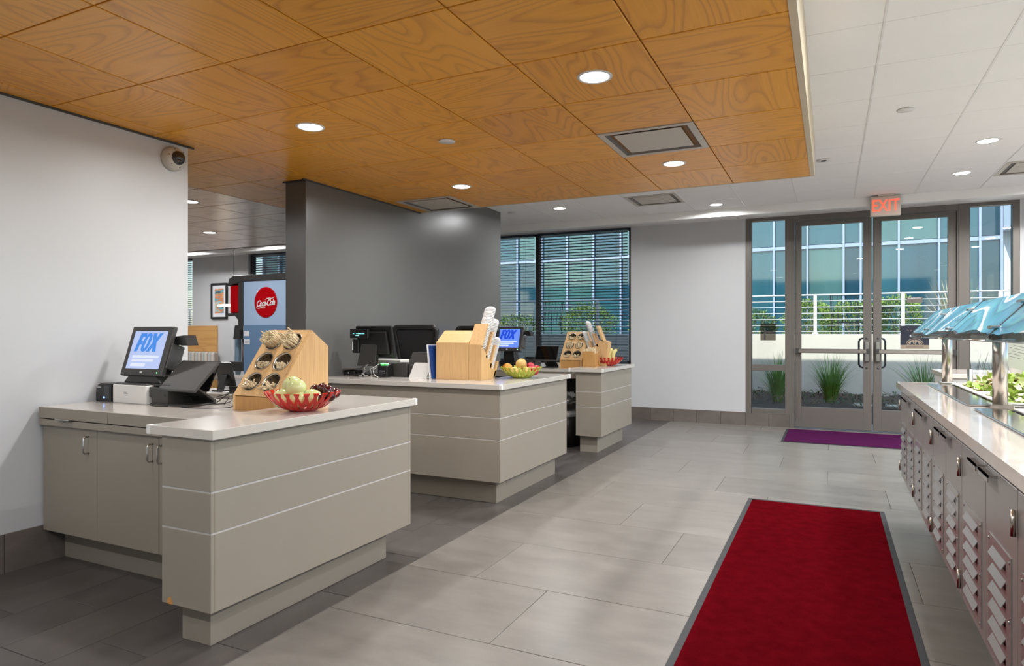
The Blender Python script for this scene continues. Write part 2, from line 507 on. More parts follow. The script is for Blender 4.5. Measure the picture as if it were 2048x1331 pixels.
# ---- wood ceiling: square veneer panels below a gold-brown reveal
cw = struct('ceiling', MB().box(-14, -3, CB + .012, -.15, 5.86, CB + .05).box(-14, 5.86, CB + .012, -4.13, 7.13, CB + .05), M['wood_gap'])
pan = tile_mesh(.602, .602, 'wood_panel', M['wood'], .02, .002)
pan.transform(Matrix.Rotation(math.pi, 4, 'X'))
pan2 = tile_mesh(.602, .602, 'grooved_panel', M['wood_groove'], .02, .002)
pan2.transform(Matrix.Rotation(math.pi, 4, 'X'))
SKIP = {(4, 3)}
VENTS_WOOD = {(4, 3), (0, 5)}
def small_panel(w, d, mk):
    me = tile_mesh(w - .006, d - .006, 'wood_panel', M[mk], .02, .002)
    me.transform(Matrix.Rotation(math.pi, 4, 'X'))
    return me
edge_me = small_panel(.13, .61, 'wood')
for r in range(-3, 9):
    for c in range(-16, 6):
        x0 = -3.797 + .61 * c; y0 = 2.217 + .61 * r
        xc, yc = x0 + .305, y0 + .305
        if xc > -4.2 and r > 5: continue
        if r > 7: continue
        if xc < -4.15 and r < 0: continue
        if xc < -12.2: continue
        if (c, r) in VENTS_WOOD: continue
        grooved = xc < -4.97
        piece('grooved_panel' if grooved else 'wood_panel', pan2 if grooved else pan, cw, (xc, yc, CB), 0 if grooved else (math.pi / 2 if (c + r) % 2 else 0))
# black reveal line and thin trim where the wood ceiling meets the walls, cream edge trim on the aisle side
struct('trim_1', MB().box(-.15, -3, CB - .004, -.118, 5.875, CW), M['wood_edge'])
struct('trim_2', MB().box(-3.9, 5.862, CB - .002, -.118, 5.885, CW), M['wood_edge'])
struct('trim_3', MB().box(XW, -3, CB - .012, XW + .012, 3.14, CB).box(-3.91, 4.14, CB - .012, -3.898, 5.87, CB).box(-4.15, 4.165, CB - .012, -3.9, 4.18, CB), M['charcoal'])

# ---- white lay-in ceiling
cl = struct('ceiling', MB().box(-14.2, -3.2, CW + .012, 3.5, 9.9, CW + .1), M['grid_backing'])
wt = tile_mesh(.606, .606, 'ceiling_tile', M['ceil_white'], .02, .0015)
wt.transform(Matrix.Rotation(math.pi, 4, 'X'))
VENTS_WHITE = {(-2.0 + .115, 7.825), (1.775, 7.825)}
for r in range(0, 20):
    yc = 8.74 - .305 - .61 * r
    if yc < -2.9: break
    for c in range(-7, 6):
        xc = .245 + .305 + .61 * c
        if xc < -.2 and yc < 5.6: continue
        if xc < -4.0: continue
        if any(abs(xc - a) < .3 and abs(yc - b) < .3 for a, b in VENTS_WHITE): continue
        piece('ceiling_tile', wt, cl, (xc, yc, CW))
# back-room strip of white ceiling near its windows
for c in range(-21, -7):
    xc = .245 + .305 + .61 * c
    for yc in (8.435, 7.825, 7.3):
        if yc > 7.4: piece('ceiling_tile', wt, cl, (xc, yc, CW))
# main runners (white rails) along the aisle
rl = MB()
for c in range(-6, 6):
    x = .245 + .61 * c
    rl.box(x - .006, 5.88 if x < -.15 else -3, CW - .003, x + .006, 8.74, CW + .002)
struct('trim_4', rl, M['grid_white'])
# beam at the end of the tiles and the flush soffit over the glazing
struct('trim_5', MB().box(-14, 8.74, CW - .1, 3.3, 8.80, CW + .012), M['soffit'])
struct('trim_6', MB().box(-14, 8.80, 2.842, 3.3, FY + .02, 2.87), M['soffit'])
# fascia behind the wood ceiling in the back room
struct('trim_7', MB().box(-14, 7.135, CB - .004, -4.13, 7.16, CW), M['wall'])

# ---- walls
WINS = [(-5.7, .8, -2.68, 2.842), (-1.062, 0, 2.007, 2.842), (-10.5, .8, -8.0, 2.842), (-13.7, .8, -12.12, 2.842)]
wb_ = MB()
for a, b, c, d in cut_boxes(-14, 3.3, 0, 2.87, WINS):
    wb_.box(a, FY, b, c, FY + .18, d)
struct('wall_back', wb_, M['wall'])
struct('wall_left', MB().box(-4.12, -3, 0, XW, 3.1, CB + .01), M['wall'])
struct('wall_middle', MB().box(-4.13, 4.18, 0, -3.91, 7.756, CW + .01), M['wall_grey'])
rw = MB()
RW = [(-2.8, .3, 2.2, 2.8), (2.6, .3, 8.4, 2.8)]  # out-of-view side windows, put in and enlarged so daylight lifts the ceiling
for a, b_, c, d in cut_boxes(-3.2, 9.8, 0, 2.95, RW): rw.box(3.3, a, b_, 3.5, c, d)
struct('wall_right', rw, M['wall'])
FWN = []
for k, (a, b_, c, d) in enumerate(RW):
    f = MB()
    for y in [a + (c - a) * i / 4 for i in range(5)]: f.box(3.36, y - .03, b_, 3.44, y + .03, d)
    f.box(3.36, a, b_, 3.44, c, b_ + .06).box(3.36, a, d - .06, 3.44, c, d)
    f = struct('window_%d' % (6 + k), f, M['alu'])
    struct('window_pane', MB().box(3.395, a, b_, 3.403, c, d), M['glass'], f)
fw = MB()
for a, b_, c, d in cut_boxes(-14.2, 3.5, 0, 2.95, FWN): fw.box(a, -3.2, b_, c, -3, d)
struct('wall_front', fw, M['wall'])
struct('ground', MB().box(3.5, -40, -.1, 40, 9.8, -.02).box(-30, -40, -.1, 3.5, -3.2, -.02), M['paving'])
struct('wall_west', MB().box(-14.2, -3, 0, -14, 9.8, 2.95), M['wall'])
struct('trim_8', MB().box(-14.4, -3.4, 2.96, 3.7, 10.1, 3.55), M['build_panel'])    # roof slab

struct('trim_10', MB().box(-14.4, 10.1, 3.42, -2.2, 11.9, 3.55), M['build_panel'])    # unseen canopy, added to shade the concrete wall outside the left windows

# ---- tile baseboards, one object per tile
def base_run(name, x0, y0, x1, y1, h=.178, t=.012, step=.61, first=None):
    L = math.hypot(x1 - x0, y1 - y0)
    ux, uy = (x1 - x0) / L, (y1 - y0) / L
    base = struct(name, MB().box(min(x0, x1) - (0 if ux else 0), min(y0, y1), 0, max(x0, x1) + (0 if ux else .004), max(y0, y1) + (.004 if ux else 0), h - .002), M['grout'])
    cuts = [0] + [c for c in [((first or step) + step * i) for i in range(60)] if c < L - .02] + [L]
    for a, b in zip(cuts[:-1], cuts[1:]):
        w = b - a - .004
        me = MB().box(-w / 2, -t, 0, w / 2, 0, h).mesh('base_tile', M['base_tile'])
        xm, ym = x0 + ux * (a + b) / 2, y0 + uy * (a + b) / 2
        piece('base_tile', me, base, (xm, ym, 0), math.atan2(uy, ux))
    return base
base_run('baseboard_back', -2.68, FY - .004, -1.062, FY - .004, first=.3, step=.33)
bl = base_run('baseboard_left', XW + .004, -3, XW + .004, 2.30, h=.205, first=.1)
base_run('baseboard_sidelite', -1.062, FY + .0, -.5, FY + .0, h=.17, step=.3)

# ---- storefront glazing: sidelites and the double door
def bars(rects, y0, y1):
    mb = MB()
    for a, b, c, d in rects: mb.box(a, y0, b, c, y1, d)
    return mb
w1 = struct('window_1', bars([(-1.062, .17, -.984, 2.842), (-.557, 0, -.455, 2.842), (-.984, .17, -.557, .238), (-.984, .755, -.557, .838), (-.984, 2.80, -.557, 2.842)], FY + .0, FY + .11), M['alu'], bevel=.003)
struct('window_pane', MB().box(-.984, FY + .05, .238, -.557, FY + .058, .755), M['glass'], w1)
struct('window_pane', MB().box(-.984, FY + .05, .838, -.557, FY + .058, 2.80), M['glass'], w1)
w2 = struct('window_2', bars([(1.40, 0, 1.517, 2.842), (1.94, .17, 2.007, 2.842), (1.517, .17, 1.94, .238), (1.517, 2.80, 1.94, 2.842), (1.517, 0, 1.94, .17)], FY + .0, FY + .11), M['alu'], bevel=.003)
struct('window_pane', MB().box(1.517, FY + .05, .238, 1.94, FY + .058, 2.80), M['glass'], w2)
struct('trim_9', bars([(-.455, 2.765, 1.40, 2.842), (-.455, 0, -.438, 2.765), (1.385, 0, 1.40, 2.765)], FY + .0, FY + .11), M['alu'], bevel=.002)
def glass_door(n, x0, x1, hinge_left):
    sl, sr = (.075, .095) if hinge_left else (.095, .085)
    y0, y1 = FY + .03, FY + .078
    d = struct('door_%d' % n, bars([(x0, .012, x0 + sl, 2.757), (x1 - sr, .012, x1, 2.757), (x0 + sl, .012, x1 - sr, .285), (x0 + sl, 2.70, x1 - sr, 2.757)], y0, y1), M['alu'], bevel=.003)
    struct('door_pane', MB().box(x0 + sl, y0 + .02, .285, x1 - sr, y0 + .028, 2.70), M['glass'], d)
    a, b = (x0 + .01, x1 - .03) if hinge_left else (x0 + .03, x1 - .01)
    struct('panic_bar', MB().box(a, y0 - .06, 1.005, b, y0 - .015, 1.062), M['steel'], d, bevel=.008)
    struct('bar_end_cap', MB().box(a - .005, y0 - .064, 1.0, a + .035, y0, 1.067).box(b - .035, y0 - .064, 1.0, b + .005, y0, 1.067), M['charcoal'], d, label='dark end caps of the panic bar')
    hx = x1 - .055 if hinge_left else x0 + .055
    struct('latch_case', MB().box(hx - .028, y0 - .05, .90, hx + .028, y0, 1.17), M['chrome'], d, bevel=.01)
    px = x1 - .118 if hinge_left else x0 + .118
    sx = 1 if hinge_left else -1
    o = [(px + sx * .05, y1, 1.2), (px + sx * .02, y1 + .05, 1.2), (px - sx * .01, y1 + .06, 1.19), (px - sx * .025, y1 + .06, 1.16), (px - sx * .025, y1 + .06, .86), (px - sx * .01, y1 + .06, .83), (px + sx * .02, y1 + .05, .82), (px + sx * .05, y1, .82)]
    struct('pull_handle', MB().tube(o, .012, 10), M['iron'], d, label='dark pull handle on the outside')
    for z in (1.2, .82):
        M4 = Matrix.Translation((px + sx * .06, y0 + .001, z)) @ Matrix.Rotation(math.pi / 2, 4, 'X')
        struct('bolt', MB().lathe([(.0, 0), (.016, 0), (.014, .006), (0, .007)], n=12, M4=M4), M['charcoal'], d)
    return d
d1 = glass_door(1, -.433, .472, True)
d2 = glass_door(2, .486, 1.383, False)

# ---- windows with blinds
def blind_window(n, x0, x1, z0, z1, mull, blinds, label, group=None):
    fr = [(x0, z0, x0 + .05, z1), (x1 - .045, z0, x1, z1), (x0, z0, x1, z0 + .05), (x0, z1 - .03, x1, z1)]
    fr += [(m, z0, m + .07, z1) for m in mull]
    w = struct('window_%d' % n, bars(fr, FY + .06, FY + .15), M['alu_dark'], bevel=.002)
    edges = [x0 + .05] + [q for m in mull for q in (m, m + .07)] + [x1 - .045]
    for a, b in zip(edges[0::2], edges[1::2]):
        struct('window_pane', MB().box(a, FY + .10, z0 + .05, b, FY + .108, z1 - .03), M['glass'], w)
    for i, (a, b, tilt) in enumerate(blinds):
        t = thing('window_blind', label[i], 'blind', ((a + b) / 2, FY + .02, z1 - .03), 0, group)
        MB().box(a - (a + b) / 2, -.025, -.005, b - (a + b) / 2, .025, .028).build('headrail', M['blind'], t, .002)
        L = b - a
        sm = MB().box(-L / 2, -.025, -.0012, L / 2, .025, .0012).mesh('slat', M['blind'])
        k = 0; z = -.03
        while z1 - .03 + z > z0 + .03:
            o = bpy.data.objects.new('slat', sm); COL.objects.link(o); o.parent = t
            o.location = (0, 0, z); o.rotation_euler = (R(tilt), 0, 0)
            z -= .0445
        MB().box(-L / 2, -.02, z - .0, L / 2, .02, z + .02).build('bottom_rail', M['blind'], t, .002)
        c = MB()
        for q in [-.38, -.0, .38]: c.box(q * L - .001, -.0275, z, q * L + .001, -.026, 0).box(q * L - .001, .026, z, q * L + .001, .0275, 0)
        c.build('ladder_cord', M['blind'], t)
    return w
M['blind'] = mat('slate_blind_slat', rgb(48, 58, 72), .4, .2, var=.03)
blind_window(3, -5.7, -2.68, .8, 2.842, [-4.253], [(-4.18, -2.735, -9), (-5.64, -4.26, -1)],
    ['dark slatted blind in the window beside the white wall, behind the banana bowl', 'dark slatted blind just right of the grey wall end, slats open wide'], 'blinds in the windows behind the registers')
blind_window(4, -10.5, -8.0, .8, 2.842, [], [(-10.44, -8.06, -14)], ['dark slatted blind above the drink dispenser in the back room'])
blind_window(5, -13.7, -12.12, .8, 2.842, [], [(-13.64, -12.17, -10)], ['dark slatted blind at the back room window beside the white left wall'])

# ================================================================== OUTSIDE
struct('ground', MB().box(-30, 9.8, -.1, 20, 13.32, -.02), M['paving'])
sb = MB()
# uneven mulch bed
nx, ny = 90, 16
vs = []; fs = []
for j in range(ny + 1):
    for i in range(nx + 1):
        x = -8 + 14 * i / nx; y = 10.6 + 2.7 * j / ny
        z = .09 + .07 * noise.noise(Vector((x * 2.1, y * 2.1, 0))) + .02 * noise.noise(Vector((x * 9, y * 9, 4))) + .09 * (j / ny)
        if j == 0: z = -.03
        vs.append((x, y, z))
for j in range(ny):
    for i in range(nx):
        a = j * (nx + 1) + i
        fs.append((a, a + 1, a + nx + 2, a + nx + 1))
struct('planting_bed', sb.add(vs, fs, 0, True), M['soil'])
struct('retaining_wall', MB().box(-30, 13.3, -.1, 12, 13.52, 1.25), M['concrete'], bevel=.01)
struct('terrace', MB().box(-30, 13.52, .8, 20, 24, 1.02), M['paving'])
# low planter block right of the doors
struct('planter_wall', MB().box(3.0, 10.4, -.05, 7, 10.6, .7), M['concrete'], bevel=.01)

# white railing
rt = thing('railing', 'white horizontal tube railing on the concrete wall outside the doors', 'railing', (0, 13.41, 1.25))
for k in range(7):
    z = (.72 - .112 * k)
    MB().tube([(-18, 0, z), (6, 0, z)], .016 if k == 0 else .0085, 8).build('rail', M['rail'], rt)
for x in [-.262 + 1.398 * k for k in range(-12, 5)]:
    p = MB().box(x - .028, -.02, 0, x + .028, .02, .72)
    p.box(x - .05, -.045, 0, x + .05, .045, .03)
    p.build('post', M['rail'], rt)

# glass office building across the terrace
bt = thing('office_building', 'teal glass curtain wall building with pale blue mullions across the terrace', 'building', (0, 21, 1.02))
def pane_mat(i):
    m, n, l, b = new_mat('teal_glass_%d' % i)
    c = [rgb(22, 58, 72), rgb(28, 66, 78), rgb(36, 74, 84), rgb(20, 52, 66), rgb(56, 88, 88)][i]
    b.inputs['Base Color'].default_value = c
    b.inputs['Roughness'].default_value = .06
    b.inputs['Metallic'].default_value = 0
    b.inputs['Coat Weight'].default_value = 0
    tc = n.new('ShaderNodeTexCoord'); nz = n.new('ShaderNodeTexNoise'); nz.inputs['Scale'].default_value = .8
    mp = n.new('ShaderNodeMapping'); mp.inputs['Scale'].default_value = (2.2, 1, .35)
    l.new(tc.outputs['Object'], mp.inputs[0]); l.new(mp.outputs[0], nz.inputs['Vector'])
    cr = n.new('ShaderNodeMix'); cr.data_type = 'RGBA'
    cr.inputs[6].default_value = tuple(q * .7 for q in c[:3]) + (1,); cr.inputs[7].default_value = tuple(min(1, q * 1.35) for q in c[:3]) + (1,)
    l.new(nz.outputs[0], cr.inputs[0]); l.new(cr.outputs[2], b.inputs['Base Color'])
    return m
PM = [pane_mat(i) for i in range(5)]
mx_ = [-1.518 + .93 * k for k in range(-22, 0)] + [-1.518, -.612, .322, .749, 1.674, 2.606, 3.519, 3.982]
mx_ = sorted(set(round(q, 3) for q in mx_))
MB().box(-22, .3, -1, 9, 3, 9).build('core', M['build_panel'], bt)
for a, b in zip(mx_[:-1], mx_[1:]):
    for z0, z1 in ((0, 2.68), (2.80, 6.4), (6.5, 8.9)):
        MB().box(a + .03, 0, z0, b - .03, .03, z1).build('window_pane', random.choice(PM), bt)
for x in mx_:
    MB().box(x - .026, -.10, -.02, x + .026, .1, 9).build('mullion', M['build_wht'], bt)
for z in (2.68, 6.4):
    MB().box(-22, -.06, z, 4.0, .06, z + .10).build('transom', M['build_wht'], bt)
MB().box(4.02, -.9, 2.9, 4.42, .3, 9).build('column', M['build_panel'], bt)
MB().box(4.42, -.2, 0, 9, .3, 9).build('side_panel', PM[3], bt)

# shrubs: a crown of separate little leaves on a few stems
def shrub(name, label, cx, cy, z0, rx, ry, rz, n, mk, group=None, up=.0, ls=.05):
    t = thing(name, label, 'shrub', (cx, cy, z0), 0, group)
    st = MB()
    for k in range(7):
        a = random.uniform(0, 6.28); q = random.uniform(.3, .8)
        st.tube([(0, 0, 0), (rx * q * .5 * math.cos(a), ry * q * .5 * math.sin(a), rz * .9), (rx * q * math.cos(a), ry * q * math.sin(a), rz * 1.6)], [.012, .008, .003], 5)
    st.build('stem', M['twig'], t)
    mb = MB()
    for k in range(n):
        u = Vector((random.gauss(0, 1), random.gauss(0, 1), random.gauss(0, 1))).normalized()
        q = random.uniform(.45, 1) ** .5
        lump = 1 + .25 * noise.noise(u * 2.5 + Vector((cx, cy, 0)))
        p = Vector((u.x * rx * q * lump, u.y * ry * q * lump, rz + u.z * rz * q * lump + up))
        d = (u + Vector((random.uniform(-.8, .8), random.uniform(-.8, .8), random.uniform(0, 1.2)))).normalized()
        s_ = d.cross(Vector((random.uniform(-1, 1), random.uniform(-1, 1), random.uniform(-1, 1)))).normalized()
        L = ls * random.uniform(.6, 1.3)
        mb.add([p, p + d * L * .5 + s_ * L * .25, p + d * L, p + d * L * .5 - s_ * L * .25], [(0, 1, 2, 3)], random.choice((0, 0, 1)))
    mb.build('foliage', [M[mk], M['leaf_b' if mk == 'leaf_a' else 'leaf_a']], t)
    return t
shrub('hedge_shrub', 'bright green shrub behind the railing, seen through the left glass door', -.4, 14.85, 1.02, .5, .4, .46, 4200, 'leaf_a')
shrub('hedge_shrub', 'wide green shrub right of the bright one, low behind the railing at the left door', .45, 15.9, 1.02, .6, .4, .46, 4200, 'leaf_a')
shrub('hedge_shrub', 'tall green shrub between the two glass doors, behind the railing', 1.18, 14.9, 1.02, .4, .35, .5, 3200, 'leaf_a')
shrub('hedge_shrub', 'green shrub in the left sidelite of the entrance', -1.45, 14.8, 1.02, .45, .35, .36, 2400, 'leaf_b')
shrub('hedge_shrub', 'leafy yellow green shrub behind the middle of the large blind', -5.2, 14.9, 1.02, .7, .4, .46, 3600, 'leaf_a')
shrub('hedge_shrub', 'dark green shrub behind the blind near the grey wall end', -7.1, 14.9, 1.02, .8, .4, .34, 2600, 'leaf_b')
shrub('hedge_shrub', 'dark green shrub at the right edge of the large blind', -3.6, 15.0, 1.02, .6, .4, .36, 2200, 'leaf_b')

def blades(name, label, cat, x, y, z, n, h, spread, wd, mk, bend=.5, group=None):
    mb = MB()
    for k in range(n):
        a = random.uniform(0, 6.283); r0 = random.uniform(0, .05) * (h / .5)
        hh = h * random.uniform(.55, 1.1); sp = spread * random.uniform(.15, 1)
        ax = Vector((math.cos(a), math.sin(a), 0)); side = Vector((-math.sin(a), math.cos(a), 0))
        pts = []
        for i in range(5):
            t = i / 4
            pts.append(ax * (r0 + sp * t ** 1.6) + Vector((0, 0, hh * (t - bend * .45 * t * t * t * (sp / spread)))))
        vs = []; fs = []
        for i, p in enumerate(pts):
            w = wd * (1 - (i / 4) ** 2 * .92)
            vs += [p + side * w, p - side * w]
        for i in range(4): fs.append((2 * i, 2 * i + 1, 2 * i + 3, 2 * i + 2))
        mb.add(vs, fs)
    o = mb.build(name, M[mk])
    o.location = (x, y, z)
    return tag(o, label, cat, group)
blades('grass_tuft', 'large green grass tuft in the planting bed behind the left glass door', 'plant', -.0, 12.0, .1, 240, .86, .46, .008, 'grass')
blades('grass_tuft', 'green grass tuft in the planting bed behind the left sidelite', 'plant', -.80, 11.9, .1, 220, .84, .44, .008, 'grass')
blades('grass_tuft', 'green grass tuft in the planting bed behind the right glass door', 'plant', 1.3, 12.0, .1, 170, .85, .6, .008, 'grass')
blades('grass_tuft', 'green grass tuft outside behind the salad counter', 'plant', 2.2, 11.9, .1, 150, .8, .5, .008, 'grass')
blades('flax_plant', 'spiky pale flax plant behind the railing beyond the right glass door', 'plant', 2.0, 14.35, 1.02, 46, 1.25, .75, .018, 'flax', .2)
blades('flax_plant', 'spiky flax plant behind the right edge of the large blind', 'plant', -3.6, 14.25, 1.02, 70, 1.1, .7, .014, 'flax', .3)
blades('flax_plant', 'low spiky plant in the bed outside the right sidelite', 'plant', 1.75, 11.0, .0, 90, 1.0, .6, .016, 'flax', .4)
tw = MB()
for k in range(260):
    x = random.uniform(-1.6, 2.4); y = random.uniform(10.9, 13.1); a = random.uniform(0, 6.28); L = random.uniform(.08, .35)
    tw.tube([(x, y, .19), (x + L * .5 * math.cos(a), y + L * .5 * math.sin(a), .19 + L * .25), (x + L * math.cos(a), y + L * math.sin(a), .17)], .004, 4)
tag(tw.build('ground_litter', M['twig']), 'dry twigs and leaf litter lying on the planting bed', 'twigs', kind='stuff')
lf = MB()
for k in range(1500):
    x = random.uniform(-1.6, 2.4); y = random.uniform(11.0, 13.2)
    if noise.noise(Vector((x * 1.6, y * 1.6, 3))) < .0: continue
    p = Vector((x, y, .17 + random.uniform(0, .08))); d = Vector((random.uniform(-1, 1), random.uniform(-1, 1), random.uniform(0, .8))).normalized() * .06
    s_ = d.cross(Vector((0, 0, 1))).normalized() * .016
    lf.add([p, p + d * .5 + s_, p + d, p + d * .5 - s_], [(0, 1, 2, 3)])
tag(lf.build('ground_cover', M['leaf_b']), 'small dark green ground cover leaves in the planting bed', 'plants', kind='stuff')
for (x, lab) in ((.43, 'white flat ground light in the bed between the two doors'), (.86, 'white flat ground light in the bed behind the right glass door')):
    t = thing('ground_light', lab, 'light', (x, 11.3, .17), 0)
    MB().box(-.13, -.07, 0, .13, .07, .035).build('housing', M['white_plastic'], t, .008)
    MB().box(-.1, -.05, .035, .1, .05, .039).build('lens', M['alu'], t)

# patio chair and table on the terrace
def patio_chair(x, y, rz, lab):
    t = thing('patio_chair', lab, 'chair', (x, y, 1.02), rz)
    for sx in (-.24, .24):
        MB().tube([(sx, -.22, 0), (sx, -.2, .62), (sx, .12, .64), (sx, .2, .6)], .011, 6).build('leg', M['iron'], t)
        MB().tube([(sx, .26, 0), (sx, .2, .45), (sx, .3, .98)], .011, 6).build('leg', M['iron'], t)
    b = MB().tube([(-.24, .3, .98), (.24, .3, .98)], .011, 6)
    for k in range(6): b.tube([(-.2 + .08 * k, .2, .45), (-.2 + .08 * k, .3, .98)], .005, 5)
    b.build('backrest', M['iron'], t)
    MB().box(-.24, -.22, .44, .24, .22, .455).build('seat', M['iron'], t, .004)
    return t
patio_chair(.30, 14.02, R(15), 'dark metal patio chair behind the railing, seen through the left glass door')
patio_chair(-5.85, 13.98, R(-10), 'dark metal patio chair beyond the blind next to the grey wall end')
t = thing('patio_table', 'round dark patio table behind the railing between the glass doors', 'table', (.75, 14.55, 1.02))
MB().lathe([(0, 0), (.36, 0), (.36, .02), (0, .02)], (0, 0, .72), 32).build('tabletop', M['iron'], t)
MB().lathe([(.03, 0), (.03, .7)], (0, 0, .02), 12).build('pedestal', M['iron'], t)
MB().lathe([(0, 0), (.26, 0), (.24, .025), (0, .03)], (0, 0, 0), 24).build('base', M['iron'], t)


# ================================================================== REGISTER COUNTERS
ZB = [.178, .487, .648, .857]
def bands(face, a, b, pos, mk='lam', parent=None, t=.018):
    """three laminate bands and two pale strips on a vertical face; face 'S' at y=pos (x a..b) or 'E' at x=pos (y a..b)"""
    for z0, z1 in ((ZB[0], ZB[1] - .003), (ZB[1] + .003, ZB[2] - .003), (ZB[2] + .003, ZB[3])):
        if face == 'S': q = MB().box(a, pos, z0, b, pos + t, z1)
        elif face == 'N': q = MB().box(a, pos - t, z0, b, pos, z1)
        else: q = MB().box(pos - t, a, z0, pos, b, z1)
        q.build('panel', M[mk], parent, .0015, world=True)
    for z in (ZB[1], ZB[2]):
        if face == 'S': q = MB().box(a, pos + .002, z - .003, b, pos + t, z + .003)
        elif face == 'N': q = MB().box(a, pos - t, z - .003, b, pos - .002, z + .003)
        else: q = MB().box(pos - t, a, z - .003, pos - .002, b, z + .003)
        q.build('metal_strip', M['strip'], parent, world=True)

def toe(rects, parent):
    for r in rects: MB().box(r[0], r[1], .0, r[2], r[3], ZB[0] + .002).build('toe_kick', M['lam'], parent, .001, world=True)

def d_handle(x, y, z0, z1, parent, name='handle'):
    p = [(x, y, z0), (x, y - .022, z0), (x, y - .03, z0 + .008), (x, y - .03, z1 - .008), (x, y - .022, z1), (x, y, z1)]
    return MB().tube(p, .0045, 8).build(name, M['chrome'], parent, world=True)

# --- counter 1 (front left)
c1 = thing('register_counter', 'taupe laminate checkout counter at front left with cupboard doors', 'counter', (-3.0, 2.5, 0), 0)
MB().box(-2.43, 1.82, ZB[0], -2.185, 3.12, .857).build('bar_body', M['lam'], c1, world=True)
MB().box(XW + .02, 2.92, ZB[0], -2.43, 3.12, .857).build('back_body', M['lam'], c1, world=True)
bands('E', 1.82, 3.138, -2.167, parent=c1)
bands('S', -2.45, -2.167, 1.802, parent=c1)
bands('N', XW + .02, -2.167, 3.138 + .018, parent=c1)
MB().box(-2.448, 1.82, ZB[0], -2.43, 2.90, .857).build('side_panel', M['lam'], c1, world=True)
toe([(-2.435, 1.885, -2.268, 3.06), (XW + .02, 2.285, -2.435, 2.31), (XW + .02, 2.31, -2.435, 3.06)], c1)
MB().box(-2.418, 1.8015, .178, -2.385, 1.803, .192).add([(-2.418, 1.801, .192), (-2.385, 1.801, .192), (-2.395, 1.801, .208), (-2.408, 1.801, .204)], [(0, 1, 2, 3)]).build('chipped_corner', M['chip'], c1, world=True).__setitem__('label', 'chipped corner showing raw particle board')
tp = [(XW + .02, 2.895), (-2.52, 2.895), (-2.52, 1.785), (-2.137, 1.785), (-2.137, 3.178), (XW + .02, 3.178)]
MB().prism(tp, .857, .895).build('bar_top', M['lam_top'], c1, .002, world=True)
for (x, y) in ((-2.52, 1.785), (-2.137, 3.178)):
    sx = -.002 if x < -2.5 else -.022; sy = -.002 if y < 2 else -.022
    MB().box(x + sx, y + sy, .8565, x + sx + .024, y + sy + .024, .8965).build('corner_guard', M['white_plastic'], c1, .003, world=True)
MB().box(XW + .02, 2.15, .83, -2.448, 2.92, .866).build('worktop', M['lam_top'], c1, .002, world=True)
body = MB().box(XW + .02, 2.19, ZB[0], -2.45, 2.90, .765).build('cabinet_body', M['lam'], c1, world=True)
MB().box(XW + .02, 2.146, .766, -2.45, 2.20, .800).build('shelf_edge', M['lam'], c1, .0015, world=True)
for i, (a, b) in enumerate(((XW + .02, -3.336), (-3.331, -2.45))):
    dr = MB().box(a, 2.146, .805, b, 2.17, .864).build('drawer_front', M['lam'], c1, .0015, world=True)
    if i == 0:
        MB().box(-3.735, 2.118, .806, -3.615, 2.146, .811).build('handle', M['chrome'], dr, .001, world=True)
MB().box(XW + .01, 2.17, .80, -2.46, 2.9, .83).build('drawer_void', M['dark_void'], c1, world=True)
for a, b, hx, z0, z1 in ((XW + .02, -3.4575, -3.524, .637, .724), (-3.4545, -2.9745, -3.016, .637, .722), (-2.9715, -2.452, -2.942, .633, .72)):
    dd = MB().box(a, 2.17, .182, b, 2.188, .762).build('cupboard_door', M['lam'], c1, .0015, world=True)
    d_handle(hx, 2.17, z0, z1, dd)

# --- counter 2 (middle)
c2 = thing('register_counter', 'taupe laminate checkout counter against the dark grey wall, long closed panel front', 'counter', (-3.0, 5.0, 0), 0)
MB().box(-3.905, 4.305, ZB[0], -2.185, 4.93, .857).build('front_body', M['lam'], c2, world=True)
MB().box(-2.45, 4.93, ZB[0], -2.185, 5.60, .857).build('bar_body', M['lam'], c2, world=True)
bands('S', -3.905, -2.167, 4.287, parent=c2)
bands('E', 4.305, 5.618, -2.167, parent=c2)
bands('N', -2.45, -2.167, 5.636, parent=c2)
toe([(-3.905, 4.395, -2.25, 4.85), (-2.44, 4.85, -2.25, 5.56)], c2)
MB().prism([(-3.907, 4.257), (-2.137, 4.257), (-2.137, 5.655), (-2.52, 5.655), (-2.52, 4.95), (-3.907, 4.95)], .857, .895).build('bar_top', M['lam_top'], c2, .002, world=True)
for (x, y) in ((-2.137, 4.257), (-2.137, 5.655)):
    sy = -.002 if y < 5 else -.022
    MB().box(x - .022, y + sy, .8565, x + .002, y + sy + .024, .8965).build('corner_guard', M['white_plastic'], c2, .003, world=True)

# --- counter 3 (far)
c3 = thing('register_counter', 'far taupe laminate checkout counter with open knee space', 'counter', (-3.0, 7.2, 0), 0)
MB().box(-2.43, 6.66, ZB[0], -2.185, 7.80, .857).build('bar_body', M['lam'], c3, world=True)
bands('E', 6.662, 7.80, -2.167, parent=c3)
bands('S', -2.45, -2.167, 6.644, parent=c3)
toe([(-2.43, 6.72, -2.235, 7.66)], c3)
MB().prism([(-2.52, 6.605), (-2.137, 6.605), (-2.137, 7.845), (-3.2, 7.845), (-3.2, 7.80), (-2.52, 7.80)], .857, .895).build('bar_top', M['lam_top'], c3, .002, world=True)
for (x, y) in ((-2.137, 6.605), (-2.52, 6.605)):
    sx = -.022 if x > -2.3 else -.002
    MB().box(x + sx, y - .002, .8565, x + sx + .024, y + .022, .8965).build('corner_guard', M['white_plastic'], c3, .003, world=True)
MB().box(-3.905, 6.94, .83, -2.45, 7.80, .866).build('worktop', M['lam_top'], c3, .002, world=True)
MB().box(-3.905, 6.95, .76, -2.45, 6.97, .828).build('drawer_front', M['lam'], c3, .0015, world=True)
